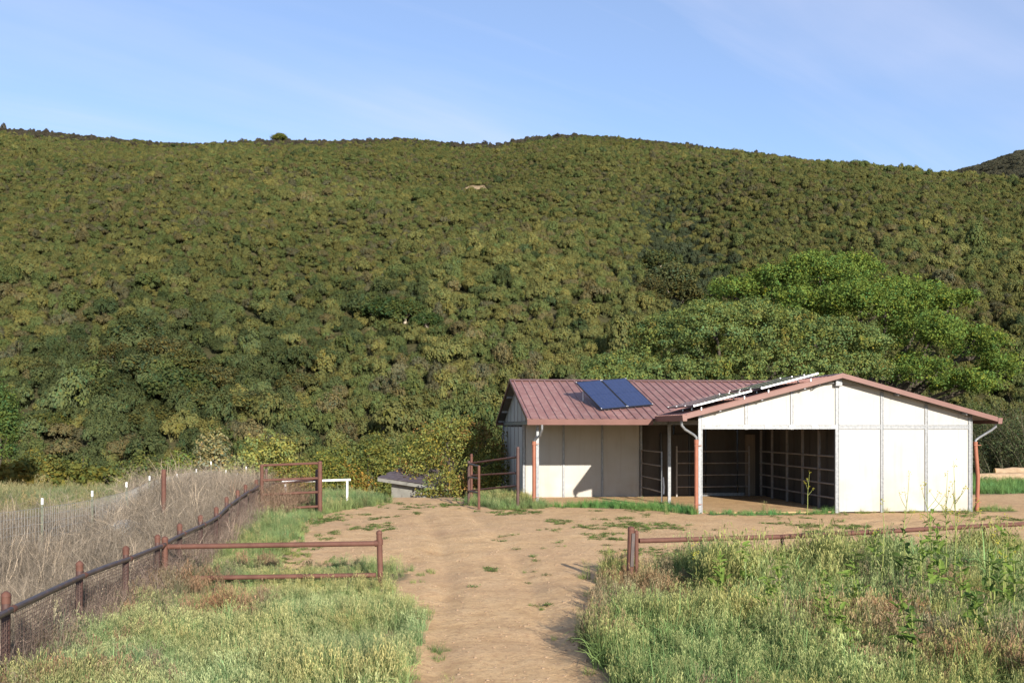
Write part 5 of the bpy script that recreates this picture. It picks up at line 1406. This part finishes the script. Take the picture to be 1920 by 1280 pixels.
# thin dry stems around the gate end of the fence
bx = rng.uniform(-8.3, -6.7, 60); by = rng.uniform(29.5, 33.5, 60)
scatter('dry_thicket', np.stack([bx, by, gz(bx, by)], 1), np.stack([rng.normal(0, .2, 60), rng.normal(0, .2, 60), rng.uniform(0, 6, 60)], 1), np.stack([np.full(60, 1.15)] * 3, 1), rng.integers(0, 5, 60), np.array([0.2, 0.14, 0.10]) * np.exp(rng.normal(0, 0.2, (60, 1))), BP, 'dead brown thicket behind the tall rail gate', 'dead brush')

# ------------------------------------------------------------------ tall mustard stalks and leafy weeds in the right grass
def simple_mat(name, c, tr=0.35):
    m, nt, out = newmat(name)
    cc_ = mixc(nt, maprange(nt, noise(nt, 9, 3), 0.3, 0.7), tuple(np.array(c) * 0.8), tuple(np.array(c) * 1.2))
    d = N(nt, 'ShaderNodeBsdfDiffuse', {'Color': cc_}); t2 = N(nt, 'ShaderNodeBsdfTranslucent', {'Color': cc_})
    nt.links.new(N(nt, 'ShaderNodeMixShader', {0: tr, 1: d.outputs[0], 2: t2.outputs[0]}).outputs[0], out.inputs[0])
    return m
M['stalk'] = simple_mat('weed_stalk', (0.24, 0.27, 0.09), 0.1)
M['weedleaf'] = simple_mat('weed_leaf', (0.17, 0.25, 0.055))
M['weedleaf2'] = simple_mat('weed_leaf_dark', (0.10, 0.16, 0.045))
M['flower'] = simple_mat('mustard_flower', (0.55, 0.5, 0.08))
def leaf_mesh(name, L, w, mat, lobes=True, seed=0):
    rg_ = random.Random(seed); m = MB(); k = 6
    for i in range(k + 1):
        t = i / k; ww = w * math.sin(math.pi * min(1, t * 0.92 + 0.08)) ** 0.7 * (rg_.uniform(0.7, 1.15) if lobes else 1) + 0.003
        zc = -0.35 * L * t * t
        m.v += [(-ww / 2, L * t, zc + ww * 0.18), (0, L * t, zc), (ww / 2, L * t, zc + ww * 0.18)]
    for i in range(k):
        a = 3 * i; m.f += [(a, a + 1, a + 4, a + 3), (a + 1, a + 2, a + 5, a + 4)]
    return m.mesh(name, mat)
LM = [leaf_mesh('leaf', 0.20, 0.085, M['weedleaf'], True, 1), leaf_mesh('leaf', 0.16, 0.06, M['weedleaf'], True, 2), leaf_mesh('leaf', 0.22, 0.10, M['weedleaf2'], True, 3), leaf_mesh('leaf', 0.10, 0.03, M['weedleaf2'], False, 4)]
def mustard(x, y, h, label, seed, nb=5, nl=6):
    rg_ = random.Random(seed); root = empty('mustard_stalk', (x, y, G(x, y)))
    m = MB(); lean = rg_.gauss(0, 0.04)
    def sp(t): return Vector((lean * h * t + 0.015 * math.sin(t * 7 + seed), 0.01 * math.cos(t * 6), h * t))
    m.tube([sp(-0.02), sp(0.25), sp(0.5), sp(0.75), sp(1)], [0.012, 0.011, 0.009, 0.006, 0.003], 6)
    tips = [sp(1.0)]
    for k in range(nb):
        t = rg_.uniform(0.42, 0.8); a = rg_.uniform(0, 6.28); L = h * rg_.uniform(0.12, 0.26)
        p = sp(t); e = p + Vector((math.cos(a) * L * 0.62, math.sin(a) * L * 0.5, L * 0.8))
        m.tube([p, p.lerp(e, 0.5) + Vector((math.cos(a), math.sin(a), -0.1)) * 0.02, e], [0.006, 0.005, 0.002], 5); tips.append(e)
    m.build('stem', M['stalk'], root, True)
    f = MB()
    for e in tips:
        for _ in range(7):
            p = e + Vector((rg_.gauss(0, 0.022), rg_.gauss(0, 0.022), rg_.gauss(-0.02, 0.03))); r = rg_.uniform(0.007, 0.013)
            f.add([p + Vector(v) * r for v in ((1, 0, 0), (0, 1, 0), (-1, 0, 0), (0, -1, 0), (0, 0, 1), (0, 0, -1))], [(0, 1, 4), (1, 2, 4), (2, 3, 4), (3, 0, 4), (1, 0, 5), (2, 1, 5), (3, 2, 5), (0, 3, 5)])
    f.build('flower_cluster', M['flower'], root)
    for k in range(nl):
        o = link('leaf', LM[rg_.choice((1, 3, 3))], root); t = rg_.uniform(0.1, 0.7); o.location = sp(t)
        o.rotation_euler = (rg_.uniform(0.2, 0.9), 0, rg_.uniform(0, 6.28))
    tag(root, label, 'weed', 'tall mustard stalks')
def pz(px, y): return (atp(px, y), y)
mustard(*pz(1513, 31.0), 1.35, 'tall mustard stalk in front of the dark barn opening', 1, 4, 5)
mustard(*pz(1687, 19.5), 2.0, 'thin mustard stalk before the first white panel seam', 2, 3, 6)
mustard(*pz(1655, 16.5), 1.75, 'pale bare stalk in front of the white wall base', 3, 1, 2)
mustard(*pz(1790, 16.0), 2.38, 'tallest branching mustard stalk against the right white panel', 4, 9, 8)
mustard(*pz(1748, 17.0), 2.0, 'mustard stalk left of the tallest one', 5, 5, 9)
mustard(*pz(1772, 18.0), 2.1, 'slender branched stalk just beside the tallest one', 6, 6, 6)
mustard(*pz(1857, 15.0), 1.55, 'bare pale stalk near the right edge of the grass', 7, 2, 3)
mustard(*pz(1885, 16.0), 1.55, 'leafy stalk at the right edge of the grass', 8, 3, 12)
mustard(*pz(1418, 17.5), 1.15, 'short yellow stalk crossing the low rail', 9, 2, 4)
mustard(*pz(1306, 17.0), 0.95, 'thin yellow stalk beside the low rail post', 10, 2, 3)
def leafy(x, y, h, label, seed, nl=16, kind=(0, 1), s=1.0):
    rg_ = random.Random(seed); root = empty('leafy_weed', (x, y, G(x, y)))
    m = MB(); m.tube([(0, 0, 0), (0.02, 0.0, h * 0.5), (0.0, 0.02, h)], [0.014, 0.011, 0.005], 6); m.build('stem', M['stalk'], root, True)
    for k in range(nl):
        t = (k + rg_.random()) / nl; o = link('leaf', LM[rg_.choice(kind)], root); o.location = (rg_.gauss(0, 0.07) * (1.3 - t), rg_.gauss(0, 0.07) * (1.3 - t), h * (0.2 + 0.8 * t ** 0.8) + rg_.gauss(0, 0.04))
        o.rotation_euler = (rg_.uniform(0.1, 1.25), rg_.uniform(-.6, .6), rg_.uniform(0, 6.28)); q = s * rg_.uniform(0.45, 1.25) * (1.2 - 0.55 * t); o.scale = (q, q, q)
    tag(root, label, 'weed', 'leafy weeds in the right grass')
LW = [(1695, 17.0, 1.15, (2, 3)), (1745, 16.5, 1.45, (0, 1)), (1760, 15.8, 1.25, (0, 1)), (1725, 15.5, 0.95, (0, 1)), (1880, 15.5, 1.35, (0, 1)), (1900, 15.0, 1.2, (0, 1)), (1862, 14.6, 1.0, (0, 2)), (1800, 14.6, 0.85, (0, 1)),
      (1560, 13.4, 0.62, (0, 1)), (1545, 14.2, 0.66, (0, 1)), (1600, 15.4, 0.7, (0, 1)), (1350, 16.0, 0.62, (0, 1)), (1395, 16.4, 0.72, (0, 1)), (1460, 15.6, 0.68, (0, 1)), (1710, 11.6, 0.6, (0, 2)), (1690, 12.6, 0.55, (0, 1)),
      (1640, 17.2, 0.9, (0, 1)), (1575, 12.2, 0.5, (0, 1)), (1440, 14.2, 0.55, (0, 1)), (1830, 12.8, 0.6, (0, 2))]
LN = ['dark leafy weed left of the tall mustard clump', 'tall bright leafy weed under the mustard stalks', 'bright leafy weed beside the tallest mustard stalk', 'lower bright weed in front of the mustard clump', 'tall leafy weed near the right edge', 'leafy weed at the right edge of view', 'mixed dark weed before the right edge weeds', 'broad weed below the tallest mustard stalk',
      'pale broad-leaved weed in the middle of the right grass', 'broad weed behind the pale one in the grass', 'broad weed below the barn seam in the grass', 'broad weed near the left of the low rail', 'broad weed right behind the first rail weed', 'broad weed below the stalk crossing the rail', 'dark broad weed low in the right foreground', 'broad weed above the dark foreground weed',
      'leafy weed left of the dark weed by the rail', 'small broad weed in the lower middle grass', 'small broad weed in the upper middle grass', 'dark broad weed in the lower right grass']
for i, ((px, y, h, kd), lb) in enumerate(zip(LW, LN)):
    leafy(*pz(px, y), h + (0.28 if h < 1 else 0.1), lb, 40 + i, 30 + (i % 4) * 4, kd, 0.95)
